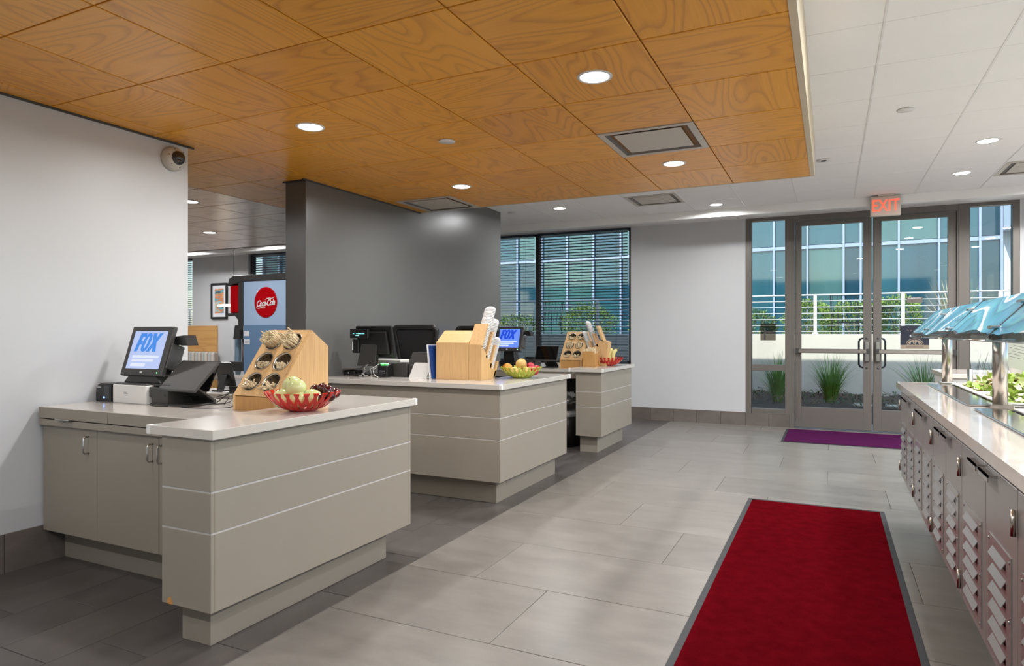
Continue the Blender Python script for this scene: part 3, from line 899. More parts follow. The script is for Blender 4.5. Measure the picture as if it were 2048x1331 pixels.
MB().box(-3.905, 7.55, 0, -2.45, 7.58, .83).build('modesty_panel', M['dark_void'], c3, world=True)
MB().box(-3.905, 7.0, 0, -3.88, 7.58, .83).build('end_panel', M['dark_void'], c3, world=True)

# --- waste bin under counter 3
t = thing('waste_bin', 'black waste bin with a clear liner under the far counter', 'bin', (-2.68, 7.0, 0))
MB().lathe([(0, 0), (.12, 0), (.15, .40), (.145, .40), (.118, .01), (0, .01)], n=28).build('bin_body', M['black'], t)
mb = MB().lathe([(.150, .34), (.158, .36), (.154, .405), (.14, .40), (.12, .25)], n=28, cap=False)
mb.build('liner', M['silver_bag'], t)
MB().lathe([(.146, .52), (.150, .52), (.150, .53), (.146, .53)], n=28, cap=False).build('hoop', M['chrome'], t)
mb = MB()
for k in range(40):
    a = random.uniform(0, 6.28); r = random.uniform(0, .11)
    p = Vector((r * math.cos(a), r * math.sin(a), .5 + random.uniform(0, .1)))
    d = Vector((random.uniform(-1, 1), random.uniform(-1, 1), random.uniform(-.6, .8))).normalized() * .06
    e = d.orthogonal().normalized() * .04
    mb.add([p - d, p + e, p + d, p - e], [(0, 1, 2, 3)], 0, True)
mb.build('crumpled_bag', M['silver_bag'], t, world=False)
p = MB()
for k in range(3):
    a = 2.1 * k + .5
    p.tube([(.147 * math.cos(a), .147 * math.sin(a), .38), (.148 * math.cos(a), .148 * math.sin(a), .525)], .004, 6)
p.build('hoop_post', M['chrome'], t)

# ================================================================== CUTLERY HOLDERS
def cutlery_holder(loc, W_, D_, hf, ht, hb, ytop, label, fills, rows=3, dense=1.0):
    """block with a sloped south face; six steel cups sunk in it. loc = south-west bottom corner"""
    t = thing('cutlery_holder', label, 'cutlery holder', loc, 0, 'wooden cutlery holders with steel cups')
    prof = [(0, 0), (D_, 0), (D_, hb), (ytop, ht), (0, hf)]     # y,z
    th = .018
    MB().prism(prof, 0, th, 'X').build('side_panel', M['bamboo'], t, .001)
    MB().prism(prof, W_ - th, W_, 'X').build('side_panel', M['bamboo'], t, .001)
    MB().box(th, .0, 0, W_ - th, .016, hf - .004).build('front_panel', M['bamboo_end'], t)
    MB().box(th, D_ - .016, 0, W_ - th, D_, hb).build('back_panel', M['bamboo'], t)
    MB().prism([(D_ - .0, hb), (D_ - .012, hb - .014), (ytop - .006, ht - .02), (ytop, ht)], th, W_ - th, 'X').build('top_panel', M['bamboo'], t)
    sl = Vector((0, ytop, ht - hf)); L = sl.length; sd = sl.normalized(); nrm = Vector((0, -sd.z, sd.y))
    # sloped board with six round holes
    nx_, ny_ = 2, rows
    cxs = [W_ * .29, W_ * .71]; cys = [L * (k + .5) / ny_ * .92 + L * .05 for k in range(ny_)]
    r = min(W_ * .175, L / ny_ * .42)
    bm = bmesh.new()
    def P(x, s_, n_=0): return Vector((x, 0, hf)) + sd * s_ + nrm * n_
    xe = [th, W_ / 2, W_ - th]; se = [0] + [(cys[k] + cys[k + 1]) / 2 for k in range(ny_ - 1)] + [L]
    N = 24
    for i in range(2):
        for j in range(ny_):
            cx_, cs_ = cxs[i], cys[j]
            ring = []; outer = []
            for k in range(N):
                a = 2 * math.pi * k / N
                dx, ds = math.cos(a), math.sin(a)
                ring.append(bm.verts.new(P(cx_ + r * dx, cs_ + r * ds)))
                tx = ((xe[i + 1] - cx_) / dx) if dx > 1e-6 else ((xe[i] - cx_) / dx if dx < -1e-6 else 1e9)
                ts = ((se[j + 1] - cs_) / ds) if ds > 1e-6 else ((se[j] - cs_) / ds if ds < -1e-6 else 1e9)
                q = min(tx, ts)
                outer.append(bm.verts.new(P(cx_ + q * dx, cs_ + q * ds)))
            corners = []
            for k in range(N):
                k2 = (k + 1) % N
                bm.faces.new((ring[k], ring[k2], outer[k2], outer[k]))
            # fill the four corners
            for (xx, ss) in ((xe[i], se[j]), (xe[i + 1], se[j]), (xe[i + 1], se[j + 1]), (xe[i], se[j + 1])):
                ang = math.atan2(ss - cs_, xx - cx_) % (2 * math.pi)
                k = int(ang / (2 * math.pi) * N) % N
                c_ = bm.verts.new(P(xx, ss))
                a_, b_ = outer[k], outer[(k + 1) % N]
                if (a_.co - c_.co).length > 1e-5 and (b_.co - c_.co).length > 1e-5:
                    bm.faces.new((a_, b_, c_))
    me = bpy.data.meshes.new('sloped_board'); 
    bmesh.ops.recalc_face_normals(bm, faces=bm.faces)
    bm.to_mesh(me); bm.free(); me.materials.append(M['bamboo'])
    o = bpy.data.objects.new('sloped_board', me); COL.objects.link(o); o.parent = t
    names = ['bottom left', 'bottom right', 'middle left', 'middle right', 'top left', 'top right']
    # cups lean: their axis between the board normal and the vertical
    ax = (nrm * .9 + Vector((0, 0, .35))).normalized()
    for j in range(ny_):
        for i in range(2):
            c_ = P(cxs[i], cys[j])
            # transform: local z -> outward board normal
            zc = nrm; xc = Vector((1, 0, 0)); yc = zc.cross(xc)
            M4 = Matrix(((xc.x, yc.x, zc.x, c_.x), (xc.y, yc.y, zc.y, c_.y), (xc.z, yc.z, zc.z, c_.z), (0, 0, 0, 1)))
            cup = MB().lathe([(r * .80, -.09), (r * .93, -.004), (r * .96, .003), (r * 1.05, .006), (r * 1.06, .002), (r * 1.0, 0)], n=28, M4=M4).build('cup', M['steel'], t)
            hl = MB()
            for a_i in range(9):
                for zr in (-.02, -.045):
                    a = a_i * .42 + (.2 if zr < -.03 else 0)
                    q = Vector((r * .90 * math.cos(a), r * .90 * math.sin(a), zr))
                    M5 = M4 @ Matrix.Translation(q) @ Matrix.Rotation(a, 4, 'Z') @ Matrix.Rotation(-math.pi / 2, 4, 'Y')
                    hl.lathe([(0, 0), (.0052, 0), (.0052, .001), (0, .001)], n=8, M4=M5)
            hl.build('drain_hole', M['black'], cup)
            # the wrapped cutlery standing in this cup
            n_, ext, kind = fills[j * 2 + i]
            mb = MB()
            for k in range(int(n_)):
                a = random.uniform(0, 6.283); q = (random.random() ** .5) * r * .80
                if kind == 'low':
                    base_ = Vector((q * math.cos(a), -abs(q * math.sin(a)) * .95, -.05))
                    tip = Vector((q * math.cos(a) * .95, -abs(q * math.sin(a)) * .9 - .002, ext * random.uniform(.5, 1.1)))
                elif kind == 'loose':
                    base_ = Vector((q * math.cos(a) * .5, -abs(q * .6), -.04))
                    tip = Vector((random.uniform(-1.0, 1.0) * r, -random.uniform(.0, 1.0) * r, ext * random.uniform(.5, 1.2)))
                else:
                    base_ = Vector((q * math.cos(a), q * math.sin(a), -.03))
                    tip = base_ * 1 + Vector((random.uniform(-.004, .004), random.uniform(-.02, .004), 0)); tip.z = ext * random.uniform(.92, 1.08)
                    if random.random() < .04: tip.z *= 1.5
                d = (tip - base_)
                rr = random.uniform(.0038, .005)
                mb.tube([M4 @ base_, M4 @ (base_ + d * .97), M4 @ tip], [rr, rr, rr * .6], 5)
            ob = mb.build('wrapped_cutlery', M['stick'])
            ob.location = t.location
            tag(ob, 'bundle of pale wrapped cutlery in the %s cup of the %s' % (names[j * 2 + i], 'nearest holder' if loc[1] < 4 else 'far holder'), 'cutlery', 'wrapped cutlery bundles', 'stuff')
    return t
h1 = cutlery_holder((-2.838, 2.498, .866), .308, .384, .077, .42, .331, .252,
    'bamboo cutlery holder with six steel cups on the front left counter',
    [(34, .03, 'loose'), (26, .025, 'loose'), (44, .008, 'low'), (60, .004, 'low'), (120, .062, 'full'), (130, .055, 'full')])
h3 = cutlery_holder((-2.816, 7.095, .866), .27, .40, .094, .42, .33, .26,
    'bamboo cutlery holder on the far counter in front of the blind',
    [(26, .012, 'loose'), (26, .012, 'loose'), (60, .03, 'full'), (60, .03, 'full'), (34, .014, 'loose'), (40, .02, 'loose')])
# small open bin of cutlery beside it
t = thing('cutlery_box', 'small wooden box of loose wrapped cutlery beside the far holder', 'box', (-2.40, 7.05, .895))
MB().prism([(-.09, 0), (.06, 0), (.04, .17), (-.095, .17)], -.08, -.06, 'Y').build('side_panel', M['bamboo_end'], t)
MB().prism([(-.09, 0), (.06, 0), (.04, .17), (-.095, .17)], .06, .08, 'Y').build('side_panel', M['bamboo_end'], t)
MB().box(-.09, -.06, 0, -.075, .06, .17).box(.025, -.06, 0, .038, .06, .15).box(-.09, -.06, 0, .05, .06, .012).build('box_body', M['bamboo_end'], t)
mb = MB()
for k in range(60):
    x, y = random.uniform(-.085, .03), random.uniform(-.055, .055)
    mb.tube([(x * .8, y * .8, .03), (x * 1.2 + random.uniform(-.03, .03), y * 1.2 - .01, .17 + random.uniform(.0, .05))], .0045, 5)
o = mb.build('wrapped_cutlery', M['stick']); o.location = t.location
tag(o, 'loose pale cutlery sticking out of the small wooden box on the far counter', 'cutlery', kind='stuff')

# ================================================================== LID RACKS
def lid_stack_mesh(L, r, n, name='lid_stack'):
    """a leaning stack of shallow domed lids, axis along local z, rounded far end"""
    mb = MB()
    for k in range(n):
        z = L * k / n
        q = r * random.uniform(.985, 1.0)
        mb.lathe([(q * .80, z), (q, z + .0015), (q * 1.0, z + L / n * .55), (q * .90, z + L / n * .8), (q * .8, z + L / n * .9)], n=22)
    mb.lathe([(r, L), (r * .96, L + r * .25), (r * .7, L + r * .62), (r * .3, L + r * .8), (0, L + r * .84)], n=22)
    return mb.mesh(name, M['lid'])

# middle counter rack: plain block plus slotted block
t = thing('lid_rack', 'bamboo cup lid rack with slanted slots on the middle counter', 'rack', (-2.909, 4.6, .895))
MB().prism([(0, 0), (.36, 0), (.36, .395), (.135, .395), (0, .298)], 0, .303, 'X').build('block', M['bamboo'], t, .001)
dirv = Vector((0, .50, .866))
poly = [(0, 0), (.19, 0), (.215, .055), (.10, .26)]
rp = [(0, 0), (.22, 0), (.30, .13), (.47, .16)]
MB().prism([(0, 0), (.25, 0), (.10, .40), (.245, .475), (.235, .48), (0, .282)], .305, .42, 'X') if 0 else None
slots = [(.065, .235), (.135, .155), (.20, .075)]
fin_len = [.30, .27, .235, .18]
fins = [(.0, .300), (.075, .212), (.142, .128), (.206, .045)]
ang = math.atan2(.86, .5)
ds = Vector((math.cos(ang), math.sin(ang)))
def fin(y, z, w, L):
    a = Vector((y, z)); nrm_ = Vector((ds.y, -ds.x)) * w
    return [tuple(a), tuple(a + nrm_), tuple(a + nrm_ + ds * L), tuple(a + ds * (L * .93))]
rb = MB().prism([(0, 0), (.23, 0), (.262, .05), (.0, .285)], .305, .42, 'X')
rb.build('rack_body', M['bamboo'], t, .0008)
for (y, z), L in zip(fins, (.22, .25, .22, .16)):
    MB().prism(fin(y, z - .03, .024, L), .305, .42, 'X').build('rack_fin', M['bamboo'], t, .0008)
MB().box(.303, .02, .0, .4205, .022, .02).build('base_edge', M['bamboo_end'], t)
labels2 = ['tallest stack of frosted lids in the middle counter rack, nearest the block', 'middle stack of frosted lids in the middle counter rack', 'lowest front stack of frosted lids in the middle counter rack']
for (y, z, L, lab) in ((.060, .248, .36, labels2[0]), (.128, .165, .34, labels2[1]), (.194, .082, .26, labels2[2])):
    me = lid_stack_mesh(L, .046, 26)
    o = bpy.data.objects.new('lid_stack', me); COL.objects.link(o)
    st = Vector((-2.909 + .372, 4.6 + y + .0, .895 + z))
    o.location = st
    o.rotation_euler = (-(math.pi / 2 - ang), 0, 0)
    o.scale = (1.15, .55, 1)
    tag(o, lab, 'lids', 'frosted lid stacks')

# far counter rack, slots leaning left
t = thing('lid_rack', 'bamboo cup lid rack leaning left beside the bananas', 'rack', (-2.40, 7.22, .895))
MB().prism([(-.13, 0), (.10, 0), (.13, .27), (.045, .30), (-.13, .13)], 0, .11, 'Y').build('rack_body', M['bamboo'], t, .001)
for (x, z, L) in ((-.13, .10, .10), (-.07, .16, .13), (-.01, .22, .16), (.05, .28, .19)):
    a2 = R(112); dx, dz = math.cos(a2), math.sin(a2)
    MB().prism([(x, z), (x + .024, z + .0), (x + .024 + dx * L, z + dz * L), (x + dx * L, z + dz * L)], 0, .11, 'Y').build('rack_fin', M['bamboo'], t, .001)
for (x, z, L, lab) in ((-.085, .13, .25, 'shorter left stack of frosted lids in the far rack'), (-.022, .19, .31, 'taller right stack of frosted lids in the far rack')):
    me = lid_stack_mesh(L, .046, 26)
    o = bpy.data.objects.new('lid_stack', me); COL.objects.link(o)
    o.location = (-2.40 + x + .01, 7.275, .895 + z); o.rotation_euler = (0, R(-22), 0); o.scale = (.62, 1.15, 1)
    tag(o, lab, 'lids', 'frosted lid stacks')

# ================================================================== FRUIT BOWLS
def bowl(x, y, z, mk, label, r=.18):
    t = thing('fruit_bowl', label, 'bowl', (x, y, z), 0, 'branching metal fruit bowls')
    def prof(s):  # s 0..1 from base to rim
        return (.055 + (r - .055) * s ** .75, .004 + .088 * s ** 1.5)
    MB().lathe([(0, 0), (.06, 0), (.075, .006), (.06, .008), (0, .006)], n=28).build('base', M[mk], t)
    n = 25
    for k in range(n):
        for sgn in (-1, 1):
            mb = MB(); vs = []; fs = []
            a0 = 2 * math.pi * (k + (.25 if sgn > 0 else 0)) / n
            m = 6
            for i in range(m + 1):
                s_ = i / m
                rr, zz = prof(s_)
                a = a0 + sgn * .26 * s_
                w = .0078 - .001 * s_
                er = Vector((math.cos(a), math.sin(a), 0)); et = Vector((-math.sin(a), math.cos(a), 0))
                for (dr, dt) in ((0, -w), (0, w), (-.003, w), (-.003, -w)):
                    vs.append(er * (rr + dr) + et * dt + Vector((0, 0, zz + (0 if dr == 0 else .003))))
            for i in range(m):
                o_ = i * 4
                for q in range(4): fs.append((o_ + q, o_ + (q + 1) % 4, o_ + 4 + (q + 1) % 4, o_ + 4 + q))
            fs += [(3, 2, 1, 0), (m * 4, m * 4 + 1, m * 4 + 2, m * 4 + 3)]
            mb.add(vs, fs).build('rib', M[mk], t)
    return t
def fruit_mesh(name, r, mk, flat=.92, dip=.12, stem=True, n=20):
    mb = MB(); prof = []
    for i in range(13):
        a = math.pi * i / 12 - math.pi / 2
        rr = r * math.cos(a); zz = r * flat * math.sin(a)
        if dip: zz -= math.copysign(dip * r * max(0, 1 - abs(rr) / (r * .45)) ** 2, zz)
        prof.append((max(rr, .0006), zz))
    mb.lathe(prof, n=n)
    return mb.mesh(name, M[mk])
stem_me = MB().tube([(0, 0, 0), (.001, 0, .008), (.004, 0, .015)], .0014, 5).mesh('stem', M['stem'])
_fm = {}
def fruit(name, lab, cat, group, x, y, z, r, mk, flat=.92, dip=.12, stem=True, rot=None):
    k = (name, mk, r)
    if k not in _fm: _fm[k] = fruit_mesh(name, r, mk, flat, dip)
    o = bpy.data.objects.new(name, _fm[k]); COL.objects.link(o)
    o.location = (x, y, z); o.rotation_euler = rot or (random.uniform(-.6, .6), random.uniform(-.6, .6), random.uniform(0, 6))
    tag(o, lab, cat, group)
    if stem:
        s_ = bpy.data.objects.new('stem', stem_me); COL.objects.link(s_); s_.parent = o
        s_.location = (0, 0, r * flat * (1 - dip) - .003)
    return o
B1 = Vector((-2.305, 2.445, .895))
bowl(*B1, 'red_plastic', 'red branching bowl of pale green apples and plums on the near counter')
# camera-left is roughly (-.9,-.43); camera direction (-.43,.9)
rt_, fw_ = Vector((.9, .43, 0)), Vector((-.43, .9, 0))
def at(B, a, b, z): return B + rt_ * a + fw_ * b + Vector((0, 0, z))
for (a, b, z, lab) in ((-.082, -.045, .062, 'pale green apple low at the left side of the near red bowl'), (-.005, -.055, .056, 'pale green apple deep in the near red bowl under the top one'),
                       (.062, -.05, .062, 'pale green apple at front right of the near red bowl, beside plums'), (-.05, .0, .118, 'rearmost high pale green apple in the near red bowl'),
                       (-.018, -.045, .112, 'topmost front pale green apple in the near red bowl')):
    fruit('green_apple', lab, 'apple', 'pale green apples in the red bowl', *at(B1, a, b, z), .049, 'apple_green', .95)
k = 0
for (a, b, z, lab) in ((.085, .035, .094, 'dark plum left of the topmost plum'), (.122, .0, .086, 'topmost dark plum in the near red bowl'), (.145, .04, .07, 'dark plum at the right rim, rear'),
                       (.140, -.03, .062, 'dark plum at the right rim, front'), (.098, -.055, .052, 'dark plum behind the red ribs beside the right green apple'), (.045, .05, .085, 'dark plum just behind the top green apple'),
                       (.10, .085, .06, 'dark plum at the back of the bowl, right'), (.03, .10, .06, 'dark plum at the back of the bowl, middle'), (.095, .02, .045, 'dark plum underneath the plum pile'), (-.05, .1, .055, 'dark plum at the back of the bowl, left')):
    fruit('plum', lab + (', near red bowl' if 'red bowl' not in lab else ''), 'plum', 'dark plums in the red bowl', *at(B1, a, b, z + .01), .0275, 'plum', .95, .1)
B2 = Vector((-2.33, 5.005, .895))
bowl(*B2, 'green_plastic', 'lime green branching bowl of mixed fruit on the middle counter', .178)
for (a, b, z, r, mk, nm, lab, cat) in ((-.115, -.02, .083, .043, 'orange', 'orange', 'orange at the left rim of the lime green bowl', 'orange'),
        (.0, -.03, .118, .047, 'pear', 'russet_apple', 'round tan fruit on top of the lime green bowl', 'fruit'),
        (-.06, -.06, .055, .042, 'pear', 'russet_apple', 'round tan fruit behind the ribs at lower left of the lime green bowl', 'fruit'),
        (.045, -.06, .056, .042, 'pear', 'russet_apple', 'round tan fruit behind the ribs at the middle of the lime green bowl', 'fruit'),
        (.08, .02, .098, .034, 'apple_red', 'red_apple', 'uppermost red apple in the lime green bowl', 'apple'),
        (.082, -.05, .08, .03, 'apple_red', 'red_apple', 'red apple in front of the uppermost one, lime green bowl', 'apple'),
        (.13, .0, .078, .03, 'apple_red', 'red_apple', 'red apple at the right rim of the lime green bowl', 'apple'),
        (.115, -.05, .055, .03, 'apple_red', 'red_apple', 'low red apple behind the right ribs of the lime green bowl', 'apple')):
    fruit(nm, lab, cat, None, *at(B2, a, b, z), r, mk, .95, .08)
B3 = Vector((-2.315, 7.34, .895))
bowl(*B3, 'red_plastic', 'red branching bowl holding bananas on the far counter', .18)
for i, (a, tilt, lab) in enumerate(((-.10, -.2, 'leftmost banana in the far red bowl'), (-.055, -.1, 'second banana from the left in the far red bowl'), (-.01, 0, 'banana at the middle of the far red bowl'), (.025, .15, 'fourth banana from the left in the far red bowl'), (.06, .35, 'rightmost banana in the far red bowl'))):
    mb = MB(); pts = []; rs = []
    for j in range(10):
        s_ = j / 9
        pts.append(Vector((-.05 * math.sin(math.pi * s_) + .03, 0, .16 * s_ - .015)))
        rs.append(.019 * (1 - abs(2 * s_ - 1) ** 3.2) + .004)
    o = MB().tube(pts[:9], rs[:9], 6).build('banana', M['banana'])
    o.location = at(B3, a, -.02, .05); o.scale = (1.25, 1.25, 1.15); o.rotation_euler = (R(-12), tilt, R(25) + i * .12)
    tag(o, lab, 'banana', 'bananas in the far red bowl')
    q = MB().tube([pts[8], pts[9], pts[9] + Vector((.004, 0, .014))], [.009, .005, .004], 6).build('stem', M['banana_tip'], o)

# ================================================================== REGISTERS AND DEVICES
def tilt_frame(bl, w, h, lean, yaw=0):
    """matrix: local x across the screen, y up the screen, z out of its front (towards -Y)"""
    return Matrix.Translation(bl) @ Matrix.Rotation(yaw, 4, 'Z') @ Matrix.Rotation(math.pi / 2 - lean, 4, 'X')

def letter_polys(parent, M4, mt, x0, y0, w, h, name='lettering'):
    """heavy condensed FOX, drawn as flat shapes"""
    mb = MB()
    sh = .13
    def P(pts, ox):
        mb.prism([((x0 + ox + (x + sh * y) * w), (y0 + y * h)) for x, y in pts], .0, .0006, 'Z', M4=M4)
    P([(0, 0), (.13, 0), (.13, .38), (.21, .38), (.21, .58), (.13, .58), (.13, .80), (.25, .80), (.25, 1), (0, 1)], 0)
    # O as a ring
    vs = []; fs = []; n = 28
    for k in range(n):
        a = 2 * math.pi * k / n
        for rx, ry in ((.155, .51), (.038, .33)):
            c = (abs(math.cos(a)) ** .75) * math.copysign(1, math.cos(a)); s_ = (abs(math.sin(a)) ** .85) * math.copysign(1, math.sin(a))
            x, y = .375 + rx * c, .5 + ry * s_
            vs.append(M4 @ Vector((x0 + (x + sh * y) * w, y0 + y * h, .0006)))
    for k in range(n):
        a, b = 2 * k, 2 * ((k + 1) % n)
        fs.append((a, b, b + 1, a + 1))
    mb.add(vs, fs)
    P([(.50, 0), (.635, 0), (.695, .27), (.755, 0), (.90, 0), (.775, .5), (.90, 1), (.765, 1), (.705, .73), (.65, 1), (.51, 1), (.62, .5)], 0)
    return mb.build(name, mt, parent)

def screen_mat(name, col, s): return emit_mat(name, col, s)
M['scr'] = screen_mat('lit_screen_blue_white', rgb(160, 176, 214), .42)
M['scr_hi'] = screen_mat('lit_screen_panel', rgb(196, 204, 224), .42)
M['scr_fox'] = screen_mat('lit_screen_blue_letters', rgb(52, 120, 200), .45)
M['scr_b'] = screen_mat('lit_screen_bright_blue', rgb(92, 126, 220), .5)
M['scr_fox2'] = screen_mat('lit_screen_deep_blue', rgb(16, 62, 190), .5)
M['led_g'] = emit_mat('green_led', (.15, 1, .2, 1), 3)
M['led_b'] = emit_mat('blue_led', (.1, .25, 1, 1), 4)
M['vfd'] = emit_mat('cyan_display_text', (.2, .75, .8, 1), 1.2)

def monitor_front(loc, label, bright=False):
    """checkout terminal seen from its screen side; loc = bottom-left corner of the display at the front"""
    t = thing('checkout_terminal', label, 'terminal', loc)
    M4 = tilt_frame((0, 0, 0), .365, .30, R(17))
    MB().box(0, 0, -.03, .362, .30, 0, M4=M4).build('display_case', M['charcoal'], t, .004)
    MB().box(.036, .042, .0, .326, .270, .0008, M4=M4).build('screen', M['scr_b' if bright else 'scr'], t)
    sc = letter_polys(t, M4 @ Matrix.Translation((0, 0, .0012)), M['scr_fox2' if bright else 'scr_fox'], .068, .145, .215, .112)
    MB().box(.07, .055, .0008, .20, .075, .0014, M4=M4).box(.07, .085, .0008, .26, .10, .0014, M4=M4).box(.07, .108, .0008, .30, .122, .0014, M4=M4).build('screen_panel', M['scr_hi'], t)
    text('brand_mark', 'iMF', .014, M['white_plastic'], t, M4 @ Matrix.Translation((.181, .021, .0003)), .0004) if 0 else MB().box(.172, .016, 0, .192, .026, .0006, M4=M4).build('badge', M['white_plastic'], t)
    MB().box(.318, .018, 0, .324, .024, .0008, M4=M4).build('power_light', M['led_g'], t)
    # thick rear housing, column, customer display on a side arm
    MB().prism([(.03, .03), (.335, .03), (.335, .25), (.03, .25)], -.085, -.03, 'Z', M4=M4).build('rear_housing', M['black'], t, .004)
    MB().box(.345, .05, -.10, .372, .20, -.01, M4=M4).build('card_reader', M['charcoal'], t, .004)
    MB().prism([(.10, -.14), (.26, -.14), (.24, .03), (.12, .03)], .06, .10, 'Y').build('stand_column', M['black'], t, .003)
    MB().prism([(.11, .14), (.15, .02), (.22, -.14), (.10, -.14)], .13, .25, 'X').build('stand_neck', M['black'], t, .003)
    d = MB().prism([(.33, .225), (.43, .235), (.455, .175), (.40, .175), (.36, .20)], .10, .18, 'Y')
    d.build('customer_display', M['black'], t, .003)
    MB().box(.335, .12, .16, .36, .15, .20).build('arm', M['chrome'], t)
    return t
mt1 = monitor_front((-3.80, 2.52, 1.022), 'checkout terminal with a lit blue screen on the front left counter')
MB().prism([(0, -.045), (.34, -.045), (.30, -.0), (.05, -.0)], .02, .26, 'Y').build('stand_base', M['charcoal'], mt1, .006)

# printers in a row under it
t = thing('receipt_printer', 'small black receipt printer with a blue light at the wall end of the counter', 'printer', (-3.935, 2.46, .866))
MB().prism([(0, 0), (.155, 0), (.155, .108), (.03, .108), (.005, .08)], 0, .14, 'Y').build('case', M['black'], t, .006, seg=2)
MB().box(.085, -.002, .02, .135, .002, .09).build('paper_slot', M['screen_black'], t, .003)
MB().box(.078, -.003, .022, .092, -.001, .030).build('status_light', M['led_b'], t)
MB().box(.012, -.0015, .012, .026, -.0005, .03).build('sticker', M['glass_blue'], t)
MB().box(.02, -.0012, .083, .055, -.0004, .087).build('lettering', M['white_plastic'], t)
t = thing('printer', 'white box shaped label printer under the checkout screen', 'printer', (-3.765, 2.455, .866))
MB().box(0, 0, 0, .292, .20, .106).build('case', M['white_plastic'], t, .004)
MB().box(.10, -.0008, .062, .125, 0, .065).box(.10, -.0008, .055, .135, 0, .058).build('lettering', M['grey_ink'], t)
MB().box(.01, .01, .106, .28, .19, .114).build('lid', M['charcoal'], t, .003)
t = thing('receipt_printer', 'wide charcoal receipt printer between the white printer and the tilted tablet', 'printer', (-3.468, 2.47, .866))
MB().prism([(.02, 0), (.155, 0), (.155, .095), (0, .10), (0, .045), (.02, .04)], 0, .16, 'Y').build('case', M['charcoal'], t, .004)
MB().box(.01, .02, .10, .15, .14, .114).build('lid', M['black'], t, .003)
MB().box(.125, -.001, .05, .14, .001, .065).build('button', M['black'], t)

# tilted tablet on a bent foot
def tablet_stand(loc, label, w=.31, h=.205, lean=52, mt='screen_off', yaw=0, depth=.0):
    t = thing('tablet_stand', label, 'tablet', loc, yaw)
    M4 = Matrix.Translation((0, -.01, .085)) @ Matrix.Rotation(R(90 - lean), 4, 'X')
    b = MB()
    b.prism([(0, 0), (w, 0), (w, h), (0, h)], -.009, 0, 'Z', M4=M4).build('tablet', M['charcoal'], t, .004)
    MB().box(.012, .012, 0, w - .012, h - .012, .0006, M4=M4).build('screen', M[mt], t)
    pf = [(.0, 0), (.17, 0), (.175, .004), (.185, .02), (.05, .11), (.04, .105), (.165, .018), (.16, .010), (0, .010)]
    MB().prism(pf, w * .26, w * .80, 'X').build('foot', M['charcoal'], t, .002)
    return t
tablet_stand((-3.40, 2.475, .866), 'dark tablet tilted on a bent metal foot on the front left counter', .315, .235, 46)
t = thing('tablet_stand', 'second dark tablet standing upright behind the tilted one', 'tablet', (-3.46, 2.62, .866), R(8))
M4 = Matrix.Translation((0, 0, .07)) @ Matrix.Rotation(R(62), 4, 'X')
MB().box(0, 0, -.01, .25, .17, 0, M4=M4).build('tablet', M['screen_black'], t, .003)
MB().box(.07, .0, 0, .18, .12, .008).prism([(.03, 0), (.06, 0), (.10, .13), (.08, .13)], .08, .17, 'X').build('foot', M['black'], t, .002)
t = thing('customer_tablet', 'tablet with a blue screen facing the customers behind the front left terminal', 'tablet', (-3.60, 2.96, .895), R(0))
M4 = Matrix.Translation((0, .10, .03)) @ Matrix.Rotation(R(105), 4, 'X')
MB().box(0, 0, -.01, .15, .16, 0, M4=M4).build('tablet', M['black'], t, .003)
MB().box(.006, .006, -.0112, .144, .154, -.0104, M4=M4).build('screen', M['scr_fox'], t)
MB().box(.02, .02, 0, .13, .14, .01).prism([(.03, 0), (.05, 0), (.09, .11), (.075, .11)], .05, .10, 'X').build('foot', M['black'], t, .002)
t = thing('card_terminal', 'small card reader with papers behind the tilted tablet', 'card reader', (-3.40, 2.96, .895))
MB().prism([(0, 0), (.12, 0), (.12, .02), (0, .045)], 0, .08, 'X').build('case', M['black'], t, .004)
MB().box(-.06, .0, 0, -.005, .13, .004).build('paper', M['paper'], t)
MB().box(.1, .0, 0, .26, .05, .012).build('stylus_tray', M['charcoal'], t, .002)
# cables
def cable(label, pts, r=.0026, mk='black'):
    P = [Vector(p) for p in pts]; out = []
    for i in range(len(P) - 1):
        p0 = P[max(i - 1, 0)]; p1 = P[i]; p2 = P[i + 1]; p3 = P[min(i + 2, len(P) - 1)]
        for k in range(6):
            s_ = k / 6
            out.append(.5 * ((2 * p1) + (p2 - p0) * s_ + (2 * p0 - 5 * p1 + 4 * p2 - p3) * s_ ** 2 + (3 * p1 - p0 - 3 * p2 + p3) * s_ ** 3))
    out.append(P[-1])
    return tag(MB().tube(out, r, 6).build('cable', M[mk]), label, 'cable')
cz = .869
cable('thin black cable looping across the worktop right of the tilted tablet', [(-3.16, 2.66, cz), (-3.08, 2.70, .93), (-3.00, 2.66, .90), (-2.93, 2.56, cz), (-3.02, 2.46, cz), (-3.16, 2.44, cz)])
cable('black cable coil beside the foot of the tilted tablet', [(-3.20, 2.70, .90), (-3.12, 2.74, .92), (-3.07, 2.68, .88), (-3.14, 2.64, cz), (-3.20, 2.68, .885), (-3.13, 2.72, .90), (-3.09, 2.66, cz)])
cable('black cable in front of the charcoal printer', [(-3.32, 2.48, .875), (-3.38, 2.44, .885), (-3.40, 2.43, .872), (-3.34, 2.42, cz), (-3.27, 2.44, cz)])

